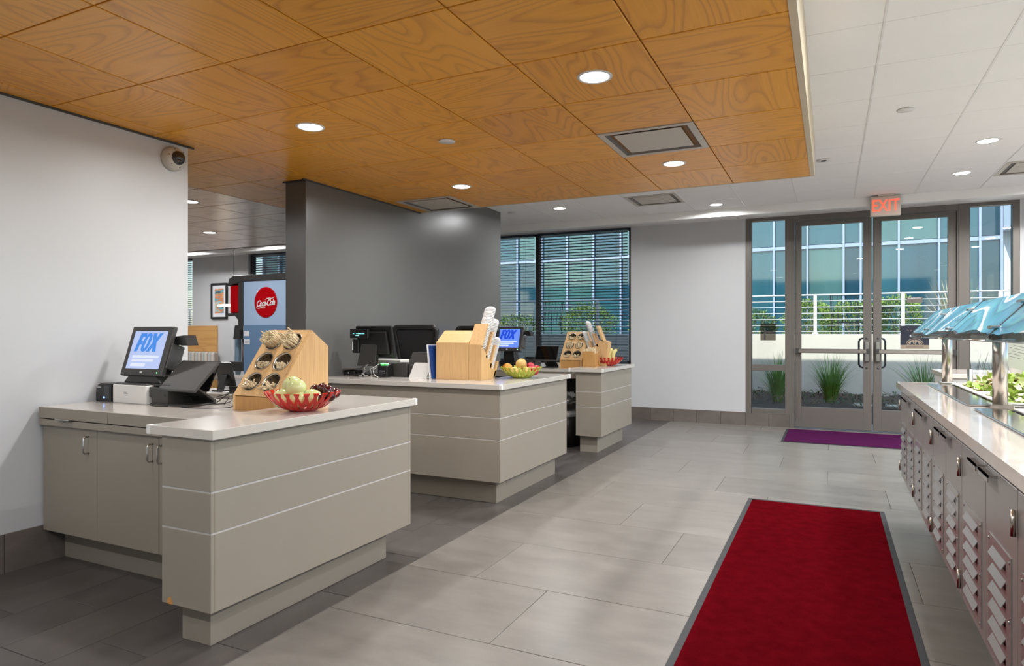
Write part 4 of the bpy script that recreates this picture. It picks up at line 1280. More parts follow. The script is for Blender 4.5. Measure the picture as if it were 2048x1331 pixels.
# middle counter: terminal seen from behind
t = thing('checkout_terminal', 'black checkout terminal seen from behind on the middle counter', 'terminal', (-3.74, 4.62, .895))
M4 = Matrix.Translation((.0, .06, .16)) @ Matrix.Rotation(R(90 + 14), 4, 'X')
MB().box(-.01, 0, -.03, .37, .28, 0, M4=M4).build('display_case', M['black'], t, .006)
MB().box(0, .01, -.034, .36, .27, -.03, M4=M4).build('screen', M['screen_black'], t)
MB().box(.03, .03, 0, .33, .24, .03, M4=M4).build('rear_housing', M['black'], t, .01)
MB().prism([(0, .09), (.195, .09), (.22, .31), (.06, .31)], .0, .05, 'Y').build('stand_column', M['charcoal'], t, .004)
MB().box(-.03, -.055, .33, .165, -.03, .41).box(.05, -.03, .35, .09, .03, .39).build('customer_display', M['black'], t, .004)
v = MB()
for i, w_ in enumerate((.008, .004, .012, .016, .012, .012, .01)): v.box(.005 + i * .019, -.0565, .366, .005 + i * .019 + w_, -.055, .374)
v.box(.035, -.0565, .351, .07, -.055, .356)
v.build('display_text', M['vfd'], t)
MB().box(-.045, -.01, .20, .03, .05, .32).build('card_reader', M['black'], t, .008)
MB().box(-.04, -.012, .225, -.03, -.009, .30).build('card_slot', M['grid_white'], t, .001)
MB().box(-.02, -.02, 0, .28, .20, .02).build('stand_base', M['black'], t, .006)
t = thing('printer', 'off white printer behind the rear facing terminal', 'printer', (-3.60, 4.80, .895))
MB().box(-.12, 0, 0, .20, .14, .14).build('case', M['white_plastic'], t, .006)
t = thing('card_terminal', 'black card terminal with green lights on the middle counter', 'card reader', (-3.47, 4.56, .895))
MB().prism([(0, 0), (.09, 0), (.085, .11), (.06, .118), (.0, .095)], 0, .10, 'X').build('case', M['black'], t, .006)
MB().box(.01, .03, .112, .04, .045, .118).box(.055, .03, .112, .085, .045, .118).build('green_light', M['led_g'], t)
MB().box(.02, -.002, .05, .08, .0, .056).box(.02, -.002, .035, .08, .0, .04).build('keypad_line', M['grey_ink'], t)
t = thing('printer', 'dark grey printer right of the card terminal on the middle counter', 'printer', (-3.30, 4.66, .895))
MB().box(-.10, 0, 0, .06, .16, .12).build('case', M['charcoal'], t, .006)
MB().box(.06, .02, 0, .16, .15, .105).build('paper_cover', M['charcoal'], t, .01)
t = thing('tablet_stand', 'silver backed tablet on a white wedge stand, middle counter', 'tablet', (-3.21, 4.60, .895))
M4 = Matrix.Translation((-.06, .16, .09)) @ Matrix.Rotation(R(135), 4, 'X')
MB().box(0, 0, -.008, .31, .18, 0, M4=Matrix.Translation((-.05, .13, .135)) @ Matrix.Rotation(R(58), 4, 'X') @ Matrix.Translation((0, -.09, 0))).build('tablet', M['charcoal'], t, .003)
MB().prism([(.03, 0), (.205, 0), (.235, .132), (.07, .132)], .0, .006, 'Y', M4=Matrix.Rotation(R(-14), 4, 'X')).build('stand', M['white_plastic'], t, .001)
MB().box(.04, .0, .0, .2, .12, .006).build('stand_base', M['white_plastic'], t, .001)
t = thing('brochure_holder', 'clear holder with a blue brochure beside the lid rack', 'brochure', (-2.93, 4.62, .895))
MB().prism([(-.02, 0), (-.012, 0), (-.042, .28), (-.046, .28)], -.06, .10, 'Y').build('clear_back', M['white_plastic'], t)
MB().prism([(-.012, .004), (.012, .004), (-.006, .272), (-.040, .275)], -.04, .10, 'Y').build('brochure', M['brochure_blue'], t)
t = thing('cash_drawer', 'low grey keyboard tray and router at the wall end of the middle counter', 'tray', (-3.88, 4.62, .895))
MB().prism([(-.02, .045), (.12, .056), (.12, .066), (-.02, .062)], 0, .16, 'Y').build('tray', M['alu'], t, .002)
MB().box(-.02, .02, 0, .1, .14, .045).build('router', M['black'], t, .004)
MB().box(.03, .018, .018, .04, .02, .028).build('badge', M['white_plastic'], t)
mb = MB()
for k in range(14):
    x0 = random.uniform(.0, .15); pts = [Vector((x0, random.uniform(0, .04), .01))]
    for j in range(4): pts.append(pts[-1] + Vector((random.uniform(-.03, .05), random.uniform(-.02, .02), random.uniform(-.03, .04))))
    for p in pts: p.z = max(p.z, .006)
    mb.tube(pts, .003, 5, mi=k % 2)
o = mb.build('cable', [M['black'], M['grid_white']]); o.location = (-3.70, 4.57, .895)
tag(o, 'tangle of black and clear cables below the rear facing terminal', 'cables', kind='stuff')
cable('white cable curving from the card terminal with green lights', [(-3.49, 4.62, .99), (-3.50, 4.55, .96), (-3.48, 4.53, .92), (-3.44, 4.53, .899)], .003, 'white_plastic')

# far counter: lit terminal and a tablet
t3 = monitor_front((-3.62, 6.98, 1.06), 'checkout terminal with a bright blue screen at the far counter', True)
MB().box(.06, .04, -.19, .40, .3, -.125).build('stand_base', M['black'], t3, .006)
t = thing('receipt_printer', 'dark receipt printer right of the far lit terminal', 'printer', (-3.27, 7.05, .866))
MB().prism([(0, 0), (.17, 0), (.17, .11), (.02, .09)], 0, .17, 'Y').build('case', M['charcoal'], t, .004)
MB().box(.03, .02, .10, .15, .15, .125).build('lid', M['black'], t, .003)
tablet_stand((-3.10, 7.02, .866), 'black tablet on a foot on the far counter left of the cutlery holder', .29, .19, 24, 'screen_black')

# ================================================================== CHAIRS
def mesh_chair(loc, rz, label):
    t = thing('office_chair', label, 'chair', loc, rz, 'black mesh office chairs behind the registers')
    # back frame: rounded rectangle narrowing downwards, facing -Y is the rear
    out = []
    def rr(w0, w1, z0, z1, r, n=6):
        pts = []
        for (cx, cz, a0) in ((w1 - r, z1 - r, 0), (-w1 + r, z1 - r, 90), (-w0 + r, z0 + r, 180), (w0 - r, z0 + r, 270)):
            for k in range(n + 1):
                a = R(a0 + 90 * k / n); pts.append((cx + r * math.cos(a), cz + r * math.sin(a)))
        return pts
    o_ = rr(.17, .245, .84, 1.345, .055); i_ = rr(.14, .205, .88, 1.305, .035)
    n = len(o_); vs = []; fs = []
    for y in (-.018, .018):
        for p in o_: vs.append((p[0], y + .10 * (p[1] - 1.1) ** 2 - .08 * (p[1] - .84), p[1]))
        for p in i_: vs.append((p[0], y + .10 * (p[1] - 1.1) ** 2 - .08 * (p[1] - .84), p[1]))
    for k in range(n):
        k2 = (k + 1) % n
        fs += [(k, k2, n + k2, n + k), (2 * n + k2, 2 * n + k, 3 * n + k, 3 * n + k2), (k, 2 * n + k, 2 * n + k2, k2), (n + k2, 3 * n + k2, 3 * n + k, n + k)]
    MB().add(vs, fs, 0, True).build('back_frame', M['black'], t)
    vs = [(p[0], .10 * (p[1] - 1.1) ** 2 - .08 * (p[1] - .84), p[1]) for p in i_]
    vs2 = [(a, b + .004, c) for a, b, c in vs]
    MB().add(vs + vs2, [tuple(range(n)), tuple(range(2 * n - 1, n - 1, -1))] + [(k, (k + 1) % n, n + (k + 1) % n, n + k) for k in range(n)]).build('mesh_panel', M['mesh_cloth'], t)
    MB().lathe([(0, 0), (.22, .0), (.25, .03), (.24, .07), (.1, .085), (0, .085)], (0, .26, .70), 28).build('seat', M['black_matte'], t)
    MB().tube([(0, .26, .70), (0, .12, .66), (0, .0, .74), (0, -.01, .9)], .022, 8).build('back_arm', M['black'], t)
    MB().tube([(0, .26, .10), (0, .26, .70)], .028, 12).build('gas_column', M['chrome'], t)
    MB().tube([(.19 * math.cos(a * .35), .26 + .19 * math.sin(a * .35), .32) for a in range(19)], .01, 6).build('foot_ring', M['chrome'], t)
    for k in range(5):
        a = 2 * math.pi * k / 5
        MB().tube([(0, .26, .10), (.28 * math.cos(a), .26 + .28 * math.sin(a), .06)], [.022, .014], 8).lathe([(0, -.028), (.02, -.028), (.02, .0), (0, .0)], (.28 * math.cos(a), .26 + .28 * math.sin(a), .03), 10).build('leg', M['black'], t)
    return t
M['mesh_cloth'] = mat('black_mesh_cloth', rgb(40, 40, 42), .85, var=.06, scale=60, bump=.4, bscale=900)
ch = mesh_chair((-3.43, 5.10, 0), 0, 'black mesh office chair behind the middle counter, in front of the grey wall')
copy_tree(ch, (-3.36, 6.15, 0), R(8), 'black mesh office chair partly hidden behind the middle lid rack')

# ================================================================== SALAD BAR
SX = .418
sbt = thing('serving_counter', 'grey metal salad bar cabinet with louvred doors along the right side', 'counter', (1.0, 3.0, 0))
MB().box(.455, -.2, .285, 1.50, 5.28, .728).build('cabinet_body', M['metal_grey'], sbt, .003, world=True)
MB().box(.455, -.2, .729, .575, 5.28, .882).build('front_rail', M['metal_grey'], sbt, .002, world=True)
MB().box(1.29, -.2, .729, 1.50, 5.28, .882).build('back_rail', M['metal_grey'], sbt, .002, world=True)
MB().box(.575, 5.22, .729, 1.29, 5.28, .882).build('end_rail', M['metal_grey'], sbt, world=True)
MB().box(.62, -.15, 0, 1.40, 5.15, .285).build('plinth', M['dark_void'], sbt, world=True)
wells = [(3.75, 5.20), (1.95, 3.58), (.2, 1.8)]
# quartz top with three openings
tb = MB()
for a, b, c, d in cut_boxes(SX, 1.56, -.3, 5.42, [(.60, y0 + .02, 1.26, y1 - .02) for y0, y1 in wells]):
    tb.box(a, b, .885, c, d, .925)
tb.build('stone_top', M['quartz'], sbt, world=True)
ys = [-.05, .34, .74, 1.12, 1.52, 1.92 - .2, 2.12, 2.51, 2.93, 3.31, 3.70, 4.08, 4.45, 4.85, 5.27]
ys = [.52, .92, 1.32, 1.72, 2.12, 2.51, 2.93, 3.31, 3.70, 4.08, 4.45, 4.85, 5.27]
for i, (a, b) in enumerate(zip(ys[:-1], ys[1:])):
    d = MB().box(.437, a + .004, .292, .455, b - .004, .862).build('door', M['metal_grey'], sbt, .0015, world=True)
    ya, yb = a + .055, b - .055
    # louvre plate: frame with slanted blades, screws at its corners
    pl = MB()
    rects = cut_boxes(ya, yb, .32, .665, [(ya + .055, .352 + .052 * k, yb - .055, .352 + .052 * k + .026) for k in range(6)])
    for (y0, z0, y1, z1) in rects: pl.box(.4335, y0, z0, .437, y1, z1)
    pl.build('louvre_plate', M['louver'], d, world=True)
    for k in range(6):
        z = .352 + .052 * k
        MB().prism([(.4335, z + .026), (.4215, z + .004), (.4225, z + .002), (.4345, z + .024)], ya + .055, yb - .055, 'Y').build('louvre_blade', M['louver'], d, world=True)
        MB().box(.4365, ya + .055, z, .4372, yb - .055, z + .026).build('slot', M['dark_void'], d, world=True) if k == 99 else None
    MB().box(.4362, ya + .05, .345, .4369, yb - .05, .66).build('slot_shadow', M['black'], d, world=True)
    for y in (ya + .012, yb - .012):
        for z in (.335, .49, .65):
            sc = MB().lathe([(0, 0), (.005, 0), (.004, .003), (0, .0035)], n=8, M4=Matrix.Translation((.4335, y, z)) @ Matrix.Rotation(-math.pi / 2, 4, 'Y'))
            sc.build('screw', M['chrome'], d, world=True)
    pair_open_right = (i % 2 == 0)     # handle near the meeting edge
    hy = b - .16 if pair_open_right else a + .02
    h = MB().box(.4365, hy, .846, .412, hy + .14, .853).box(.412, hy, .832, .416, hy + .14, .853)
    h.build('handle', M['louver'], d, world=True)
    hz_y = a if pair_open_right else b
    for z in (.36, .775):
        if not pair_open_right or i == 0: 
            MB().tube([(.428, hz_y, z - .035), (.428, hz_y, z + .035)], .0065, 10).build('hinge', M['steel'], d, world=True)
    MB().tube([(.428, hz_y, .325), (.428, hz_y, .395)], .0085, 10).build('hinge', M['steel'], d, world=True) if pair_open_right and i == 0 else None

M['mirror_steel'] = mat('polished_steel', rgb(205, 205, 205), .1, 1, var=.02)
# wells with steel rims, pans and salad
def salad(name, label, x0, y0, x1, y1, z, n, mix, size, hmp=.05):
    mb = MB()
    for k in range(n):
        x, y = random.uniform(x0, x1), random.uniform(y0, y1)
        e = 1 - max(abs(2 * (x - x0) / (x1 - x0) - 1), abs(2 * (y - y0) / (y1 - y0) - 1)) ** 3
        p = Vector((x, y, z + random.uniform(0, hmp) * e))
        d = Vector((random.uniform(-1, 1), random.uniform(-1, 1), random.uniform(-.2, .9))).normalized()
        s_ = d.cross(Vector((random.uniform(-1, 1), random.uniform(-1, 1), 1))).normalized()
        u = d.cross(s_) * .3
        L = size * random.uniform(.5, 1.2)
        mb.add([p, p + (d * .35 + s_ * .35 + u * .3) * L, p + (d * .8 + s_ * .3) * L, p + (d + u * .4) * L, p + (d * .7 - s_ * .35 + u * .5) * L, p + (d * .3 - s_ * .3) * L, p + d * .5 * L - u * .2 * L],
               [(0, 1, 6), (1, 2, 6), (2, 3, 6), (3, 4, 6), (4, 5, 6), (5, 0, 6)], random.choices(range(len(mix)), [m[1] for m in mix])[0])
    o = mb.build(name, [M[m[0]] for m in mix])
    return tag(o, label, 'salad', kind='stuff')
wl_names = ['farthest', 'middle', 'nearest']
for wi, (y0, y1) in enumerate(wells):
    t = thing('cold_well', 'stainless cold well sunk in the stone top, %s of three' % wl_names[wi], 'food well', ((.6 + 1.26) / 2, (y0 + y1) / 2, .925), 0, 'cold wells of the salad bar')
    fr = MB()
    for a, b, c, d in cut_boxes(.578, 1.28, y0, y1, [(.70, y0 + .045, 1.236, y1 - .045)]): fr.box(a, b, .926, c, d, .934)
    fr.build('rim', M['mirror_steel'], t, .002, world=True)
    MB().box(.60, y0 + .022, .74, .606, y1 - .022, .926).box(1.254, y0 + .022, .74, 1.26, y1 - .022, .926).box(.60, y0 + .022, .74, 1.26, y0 + .028, .926).box(.60, y1 - .028, .74, 1.26, y1 - .022, .926).box(.60, y0 + .022, .735, 1.26, y1 - .022, .742).build('liner', M['steel'], t, world=True)
    if wi == 2: npan = []
    n_ = 2
    for pi in range(n_):
        a = y0 + .045 + (y1 - y0 - .09) * pi / n_ + .008; b = y0 + .045 + (y1 - y0 - .09) * (pi + 1) / n_ - .008
        pos = 'nearer' if pi == 0 else 'farther'
        p = thing('food_pan', 'white rimmed food pan, %s one in the %s cold well' % (pos, wl_names[wi]), 'pan', ((.74 + 1.22) / 2, (a + b) / 2, .80), 0, 'food pans in the salad bar')
        x0, x1 = .715, 1.23
        q = MB()
        for c_ in cut_boxes(x0, x1, a, b, [(x0 + .03, a + .03, x1 - .03, b - .03)]): q.box(c_[0], c_[1], .936, c_[2], c_[3], .942)
        q.build('pan_rim', M['white_plastic'], p, .001, world=True)
        MB().box(x0 + .028, a + .028, .83, x0 + .032, b - .028, .937).box(x1 - .032, a + .028, .83, x1 - .028, b - .028, .937).box(x0 + .028, a + .028, .83, x1 - .028, a + .032, .937).box(x0 + .028, b - .032, .83, x1 - .028, b - .028, .937).box(x0 + .028, a + .028, .826, x1 - .028, b - .028, .832).build('pan_body', M['white_plastic'], p, world=True)
        if wi < 2 or True:
            green = wi == 0 or pi == 0 and wi == 2
            o = salad('leaf_salad' if green else 'grain_salad', ('leafy green salad with red tips' if green else 'pale grain salad with carrot') + ' in the %s pan of the %s well' % (pos, wl_names[wi]),
                  x0 + .04, a + .04, x1 - .04, b - .04, .90 if green else .895, 900 if green else 700, [('lettuce', 5), ('lettuce_pale', 3.2), ('lettuce_red', .6)] if green else [('dressing', 4), ('lettuce_pale', 2), ('lettuce', .8)], .055 if green else .025, .10 if green else .03)


# sneeze guard
gt = thing('sneeze_guard', 'slanted glass sneeze guard with an ocean wave reflection painted on it above the salad bar', 'sneeze guard', (.7, 3.7, .925))
def ocean_mat():  # sea image mirrored in the sloped glass, painted on as colour
    m, n, l, b = new_mat('painted_ocean_reflection')
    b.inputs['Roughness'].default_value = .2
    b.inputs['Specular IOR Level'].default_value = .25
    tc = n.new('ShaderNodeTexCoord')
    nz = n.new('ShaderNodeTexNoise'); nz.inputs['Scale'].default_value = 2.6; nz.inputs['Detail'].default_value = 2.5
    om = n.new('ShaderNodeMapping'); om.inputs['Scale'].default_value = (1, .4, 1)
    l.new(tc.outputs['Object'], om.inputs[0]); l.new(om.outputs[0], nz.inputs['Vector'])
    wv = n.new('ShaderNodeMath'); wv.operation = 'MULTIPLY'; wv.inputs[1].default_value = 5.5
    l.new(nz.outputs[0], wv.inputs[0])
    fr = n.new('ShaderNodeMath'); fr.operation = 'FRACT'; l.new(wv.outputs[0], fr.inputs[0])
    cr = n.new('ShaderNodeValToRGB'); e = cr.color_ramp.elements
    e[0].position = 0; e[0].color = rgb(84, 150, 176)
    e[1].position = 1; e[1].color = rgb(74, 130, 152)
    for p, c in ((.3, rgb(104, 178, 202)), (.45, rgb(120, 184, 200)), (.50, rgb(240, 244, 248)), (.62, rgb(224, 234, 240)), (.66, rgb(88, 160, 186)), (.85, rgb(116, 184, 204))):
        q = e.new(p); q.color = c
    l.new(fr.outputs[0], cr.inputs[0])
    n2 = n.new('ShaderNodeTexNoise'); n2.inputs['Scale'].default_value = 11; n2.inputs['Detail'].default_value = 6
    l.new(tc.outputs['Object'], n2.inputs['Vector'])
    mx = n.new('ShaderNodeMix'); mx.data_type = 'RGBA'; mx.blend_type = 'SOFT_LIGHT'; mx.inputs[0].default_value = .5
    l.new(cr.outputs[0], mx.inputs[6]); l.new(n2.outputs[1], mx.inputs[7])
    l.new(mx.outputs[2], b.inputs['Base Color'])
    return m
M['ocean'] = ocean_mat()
xb, zb, xt, zt = .52, 1.243, .69, 1.425
segs = [(4.885, 5.64), (4.01, 4.87), (2.99, 3.995), (1.95, 2.97), (.9, 1.93)]
for a, b in segs:
    def Q(s_, off=0): return (xb + (xt - xb) * s_ - off * .73, zb + (zt - zb) * s_ + off * .68)
    p = [Q(0, 0), Q(1, 0), Q(1, .006), Q(0, .006)]
    gp = MB().prism([p[0], p[1], p[2], p[3]], a, b, 'Y').build('glass_panel', M['glass_guard'], gt, world=True)
    p = [Q(.20, .0068), Q(.995, .0068), Q(.995, .0078), Q(.20, .0078)]
    # wavy lower border of the painted reflection
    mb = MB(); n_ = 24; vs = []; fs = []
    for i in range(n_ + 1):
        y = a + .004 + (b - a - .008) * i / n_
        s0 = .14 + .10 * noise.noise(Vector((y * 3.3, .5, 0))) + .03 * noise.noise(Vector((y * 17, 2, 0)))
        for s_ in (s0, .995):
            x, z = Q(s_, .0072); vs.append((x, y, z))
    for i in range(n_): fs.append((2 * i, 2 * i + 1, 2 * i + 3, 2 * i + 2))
    mb.add(vs, fs).build('wave_reflection', M['ocean'], gp, world=True)
    MB().tube([(xb, a, zb - .002), (xb, b, zb - .002)], .004, 6).build('edge_trim', M['chrome'], gt, world=True)
for a in (4.878, 4.003, 2.982, 1.94):
    MB().prism([(xb + .01, zb + .004), (xt, zt), (xt, zt + .012), (xb + .004, zb + .014)], a - .012, a + .012, 'Y').build('seam_bracket', M['black'], gt, world=True)
    for s_ in (.2, .72):
        x, z = xb + (xt - xb) * s_ - .008, zb + (zt - zb) * s_ + .01
        MB().box(x - .018, a - .03, z - .004, x + .018, a + .03, z + .008).build('clamp', M['chrome'], gt, .003, world=True)
for y in (5.25, 3.71, 2.2):
    MB().tube([(.70, y, .934), (.70, y, 1.345)], .030, 20).build('post', M['steel'], gt, world=True)
    MB().box(.655, y - .05, .9255, .745, y + .05, .945).build('post_foot', M['steel'], gt, .003, world=True)
    MB().box(.60, y - .03, 1.262, .76, y + .03, 1.278).build('bracket', M['steel'], gt, .002, world=True)
MB().tube([(.70, .9, 1.40), (.70, 5.6, 1.40)], .012, 8).build('top_rail', M['steel'], gt, world=True)
# card held under the glass
t = thing('menu_card', 'white printed card in a clear holder under the sneeze guard glass', 'sign', (.86, 4.35, 1.09))
M4 = Matrix.Rotation(R(16), 4, 'Y') @ Matrix.Rotation(R(90 + 28), 4, 'X')
MB().box(-.085, 0, -.002, .085, .20, .001, M4=M4).build('card', M['paper'], t)
mb = MB()
for k in range(5): mb.box(-.035 + .008 * (k % 3), .06 + .017 * k, .001, .035 - .01 * (k % 2), .0625 + .017 * k, .0016, M4=M4)
mb.build('printed_line', M['grey_ink'], t)
MB().box(-.09, -.004, -.006, .09, .205, -.003, M4=M4).build('clear_holder', M['glass_guard'], t)
MB().tube([(-.07, -.09, .19), (-.10, -.09, .34)], .004, 6).build('hanger', M['chrome'], t)

# white service shelf beyond the salad bar, bottles on it
t = thing('service_shelf', 'white topped service shelf behind the far end of the salad bar', 'shelf', (1.15, 6.1, 0))
MB().box(-.36, -.2, .0, 1.2, .5, .93).build('shelf_body', M['white_plastic'], t, .004)
MB().box(-.38, -.22, .93, 1.22, .52, .965).build('shelf_top', M['quartz'], t, .003)
for x in (.87, 1.05):
    o = MB().tube([(x, 5.52, .0), (x, 5.52, 1.02)], .018, 12).build('steel_post', M['steel'])
    tag(o, ('left' if x < 1 else 'right') + ' short steel post standing between salad bar and white shelf', 'post')
t = thing('oil_bottle', 'amber oil bottle on the white service shelf at the right edge', 'bottle', (1.40, 6.0, .965))
MB().lathe([(0, 0), (.05, 0), (.05, .13), (.018, .18), (.018, .23), (0, .23)], n=24).build('bottle', mat('amber_oil', rgb(150, 118, 44), .1, var=.1, coat=.5), t)
MB().lathe([(0, 0), (.02, 0), (.02, .03), (0, .03)], (0, 0, .23), 16).build('cap', M['white_plastic'], t)
t = thing('sauce_jar', 'red brown sauce jar beside the oil bottle on the white shelf', 'jar', (1.28, 6.02, .965))
MB().lathe([(0, 0), (.05, 0), (.052, .10), (.04, .13), (0, .13)], n=24).build('jar', mat('red_sauce', rgb(150, 84, 60), .15, var=.1, coat=.5), t)
MB().lathe([(0, 0), (.042, 0), (.042, .02), (0, .02)], (0, 0, .13), 16).build('lid', M['white_plastic'], t)
t = thing('white_tub', 'white round tub on the pan side of the salad bar near the shelf', 'tub', (1.16, 5.32, .925))
MB().lathe([(0, 0), (.10, 0), (.11, .16), (.115, .165), (.105, .165), (.095, .01), (0, .01)], n=28).build('tub', M['white_plastic'], t)

# ================================================================== MATS
t = thing('floor_mat', 'long red carpet mat with a black rubber edge beside the salad bar', 'mat', (-.115, 3.4, 0))
MB().prism([(-.455, -2.9), (.455, -2.9), (.455, 1.965), (-.455, 1.965)], .0003, .004, 'Z').build('rubber_border', M['rubber'], t, .001)
mb = MB(); nx, ny = 26, 120; vs = []; fs = []
for j in range(ny + 1):
    for i in range(nx + 1):
        x = -.425 + .85 * i / nx; y = -2.87 + 4.805 * j / ny
        e = i in (0, nx) or j in (0, ny)
        vs.append((x, y, .004 if e else .0092 + .0012 * noise.noise(Vector((x * 5, y * 5, 0)))))
for j in range(ny):
    for i in range(nx): a = j * (nx + 1) + i; fs.append((a, a + 1, a + nx + 2, a + nx + 1))
mb.add(vs, fs, 0, True).build('carpet', M['red_mat'], t)
t = thing('floor_mat', 'purple doormat lying in front of the glass entrance doors', 'mat', (.42, 8.95, 0))
MB().box(-.95, -.62, .0003, .95, .52, .004).build('rubber_border', M['rubber'], t, .001)
MB().box(-.92, -.59, .004, .92, .49, .009).build('carpet', M['purple_mat'], t, .001)

# ================================================================== CEILING FITTINGS
def downlight(x, y, z, label, power=1.0, r=.088, bright=True):
    t = thing('ceiling_light', label, 'light', (x, y, z), 0, 'round recessed downlights')
    MB().lathe([(r * .80, -.001), (r * .86, -.006), (r * .98, -.004), (r, 0), (r * .8, .002)], n=36, cap=False).build('trim_ring', M['lamp_trim'], t)
    MB().lathe([(0, -.0035), (r * .80, -.0035), (r * .80, -.001), (0, -.001)], n=36).build('diffuser', M['lamp_on'], t)
    ld = bpy.data.lights.new('lamp', 'AREA'); ld.shape = 'DISK'; ld.size = r * 1.5; ld.energy = LAMP_W * power
    ld.color = (.975, .985, 1); ld.spread = R(170)
    lo = bpy.data.objects.new('lamp', ld); COL.objects.link(lo); lo.parent = t; lo.location = (0, 0, -.012)
    return t
for (x, y, lab) in ((-1.055, 3.13, 'largest downlight, in the wood ceiling above the aisle'), (-2.89, 3.13, 'wood ceiling downlight above the front left counter'),
                    (-1.06, 4.99, 'wood ceiling downlight just beyond the square vent above the aisle'), (-2.885, 4.97, 'wood ceiling downlight beside the vent near the grey wall'),
                                        (-2.89, 1.30, 'wood ceiling downlight above the left wall, above the picture edge'), (-1.055, -.53, 'wood ceiling downlight behind the camera, aisle side'), (-2.89, -.53, 'wood ceiling downlight behind the camera, wall side')):
    downlight(x, y, CB, lab, .4 if (x < -2 and y == 1.30) else 1.0)
for (x, y, lab) in ((1.165, 6.605, 'larger of the two right hand downlights in the white ceiling'), (1.165, 7.825, 'smaller of the two right hand downlights in the white ceiling'),
                    (-1.275, 8.435, 'downlight in the white ceiling over the white wall panel'), (-3.105, 7.825, 'downlight in the white ceiling nearest the grey wall end'),
                    (.55, 3.555, 'downlight at the very top of the picture in the white ceiling'), (1.165, 5.0, 'white ceiling downlight right of the picture, fourth from the doors'),
                    (.55, -.3, 'white ceiling downlight behind the camera'),
                    *[(2.385, 8.435 - 1.22 * k, ('nearest', 'second', 'third', 'fourth', 'fifth', 'sixth', 'seventh', 'eighth')[k] + ' added fill downlight from the doors in the unseen row over the service side') for k in range(8)]):
    downlight(x, y, CW, lab, 1.7 if x > 2 else 1.0)  # the strong service-side row is unseen, added to brighten the ceiling
for (x, y, lab) in ((-5.58, 4.40, 'back room downlight cut by the white wall edge'), (-7.07, 5.865, 'back room downlight left of the square vent'),
                    (-8.6, 4.6, 'back room downlight out of view on the left'), (-10.4, 6.3, 'back room downlight near the framed picture'), (-5.9, 2.2, 'back room downlight hidden by the white wall'),
                    (-11.0, 8.44, 'added back room fill downlight over the wooden bench panel'), (-9.0, 8.44, 'added back room fill downlight right of the framed picture, hidden by the dispenser'), (-7.0, 8.44, 'added back room fill downlight behind the grey wall'), (-12.6, 7.8, 'added back room fill downlight by the far left window')):
    downlight(x, y, CB if y < 7.13 else CW, lab, 1.15)  # includes unseen lamps added to make the back room brighter

def vent(x, y, z, label, r_=0, wood=True):
    t = thing('ceiling_vent', label, 'vent', (x, y, z), 0, 'square plate air vents')
    fr = MB()
    for a, b, c, d in cut_boxes(-.302, .302, -.302, .302, [(-.262, -.262, .262, .262)]): fr.box(a, b, -.004, c, d, .008)
    fr.build('frame', M['beige_plastic'], t, .001)
    # flared throat
    vs = [(-.262, -.262, -.002), (.262, -.262, -.002), (.262, .262, -.002), (-.262, .262, -.002), (-.17, -.17, .075), (.17, -.17, .075), (.17, .17, .075), (-.17, .17, .075)]
    MB().add(vs, [(0, 1, 5, 4), (1, 2, 6, 5), (2, 3, 7, 6), (3, 0, 4, 7), (4, 5, 6, 7)]).build('throat', M['alu'], t)
    MB().box(-.215, -.215, .0, .215, .215, .006).build('plate', M['beige_plastic'], t, .002)
    return t
vent(-3.797 + .61 * 4.5, 2.217 + .61 * 3.5, CB, 'square plate air vent in the wood ceiling above the aisle')
vent(-3.797 + .305, 2.217 + .61 * 5.5, CB, 'square plate air vent in the wood ceiling beside the grey wall')
vent(-1.885, 7.825, CW, 'square plate air vent in the white ceiling between two downlights')
vent(1.775, 7.825, CW, 'square plate air vent in the white ceiling at the right picture edge')

def disc(x, y, z, label, r=.055, two=False, mk='lamp_trim'):
    t = thing('sprinkler_cover', label, 'sprinkler', (x, y, z), 0)
    MB().lathe([(0, -.008), (r, -.008), (r, -.003), (r * .9, -.003), (r * .9, 0), (0, 0)], n=28).build('cover_plate', M[mk], t)
    if two: MB().lathe([(0, -.014), (r * .35, -.014), (r * .4, -.008), (0, -.008)], n=16).build('sensor', M['charcoal'], t)
    return t
disc(-2.287, 3.75, CB, 'flat round sprinkler cover in the wood ceiling')
disc(.476, 5.43, CW, 'flat round sprinkler cover in the white ceiling')
disc(-.06, 6.69, CW, 'round white smoke detector beside the wood ceiling corner', .06, True)
disc(-1.6, 7.3, CW, 'flat round sprinkler cover in the white ceiling beyond the wood')
disc(-3.78, 7.84, CW, 'small round sprinkler cover next to the grey wall end')
disc(-7.4, 5.2, CB, 'sprinkler cover in the back room ceiling', .045)

# dome camera on the white wall
t = thing('security_camera', 'white dome security camera high on the white wall', 'camera', (XW, 2.975, 2.425))
M4 = Matrix.Rotation(math.pi / 2, 4, 'Y')
MB().lathe([(0, 0), (.078, 0), (.080, .012), (.074, .045), (.055, .062), (.048, .066), (0, .066)], n=36, M4=M4).build('housing', M['beige_plastic'], t)
prof = [(.047 * math.cos(R(a)), .062 + .042 * math.sin(R(a))) for a in range(0, 90, 12)] + [(.0005, .104)]
MB().lathe([(0, .062)] + prof, n=32, M4=M4).build('dome', mat('smoked_dome', rgb(46, 40, 36), .06, coat=.6), t)
for k in range(6):
    a = k * math.pi / 3 + .3
    sc = MB().lathe([(0, 0), (.004, 0), (.004, .002), (0, .002)], n=8, M4=M4 @ Matrix.Translation((.061 * math.cos(a), .061 * math.sin(a), .0575)))
    sc.build('screw', M['charcoal'], t)

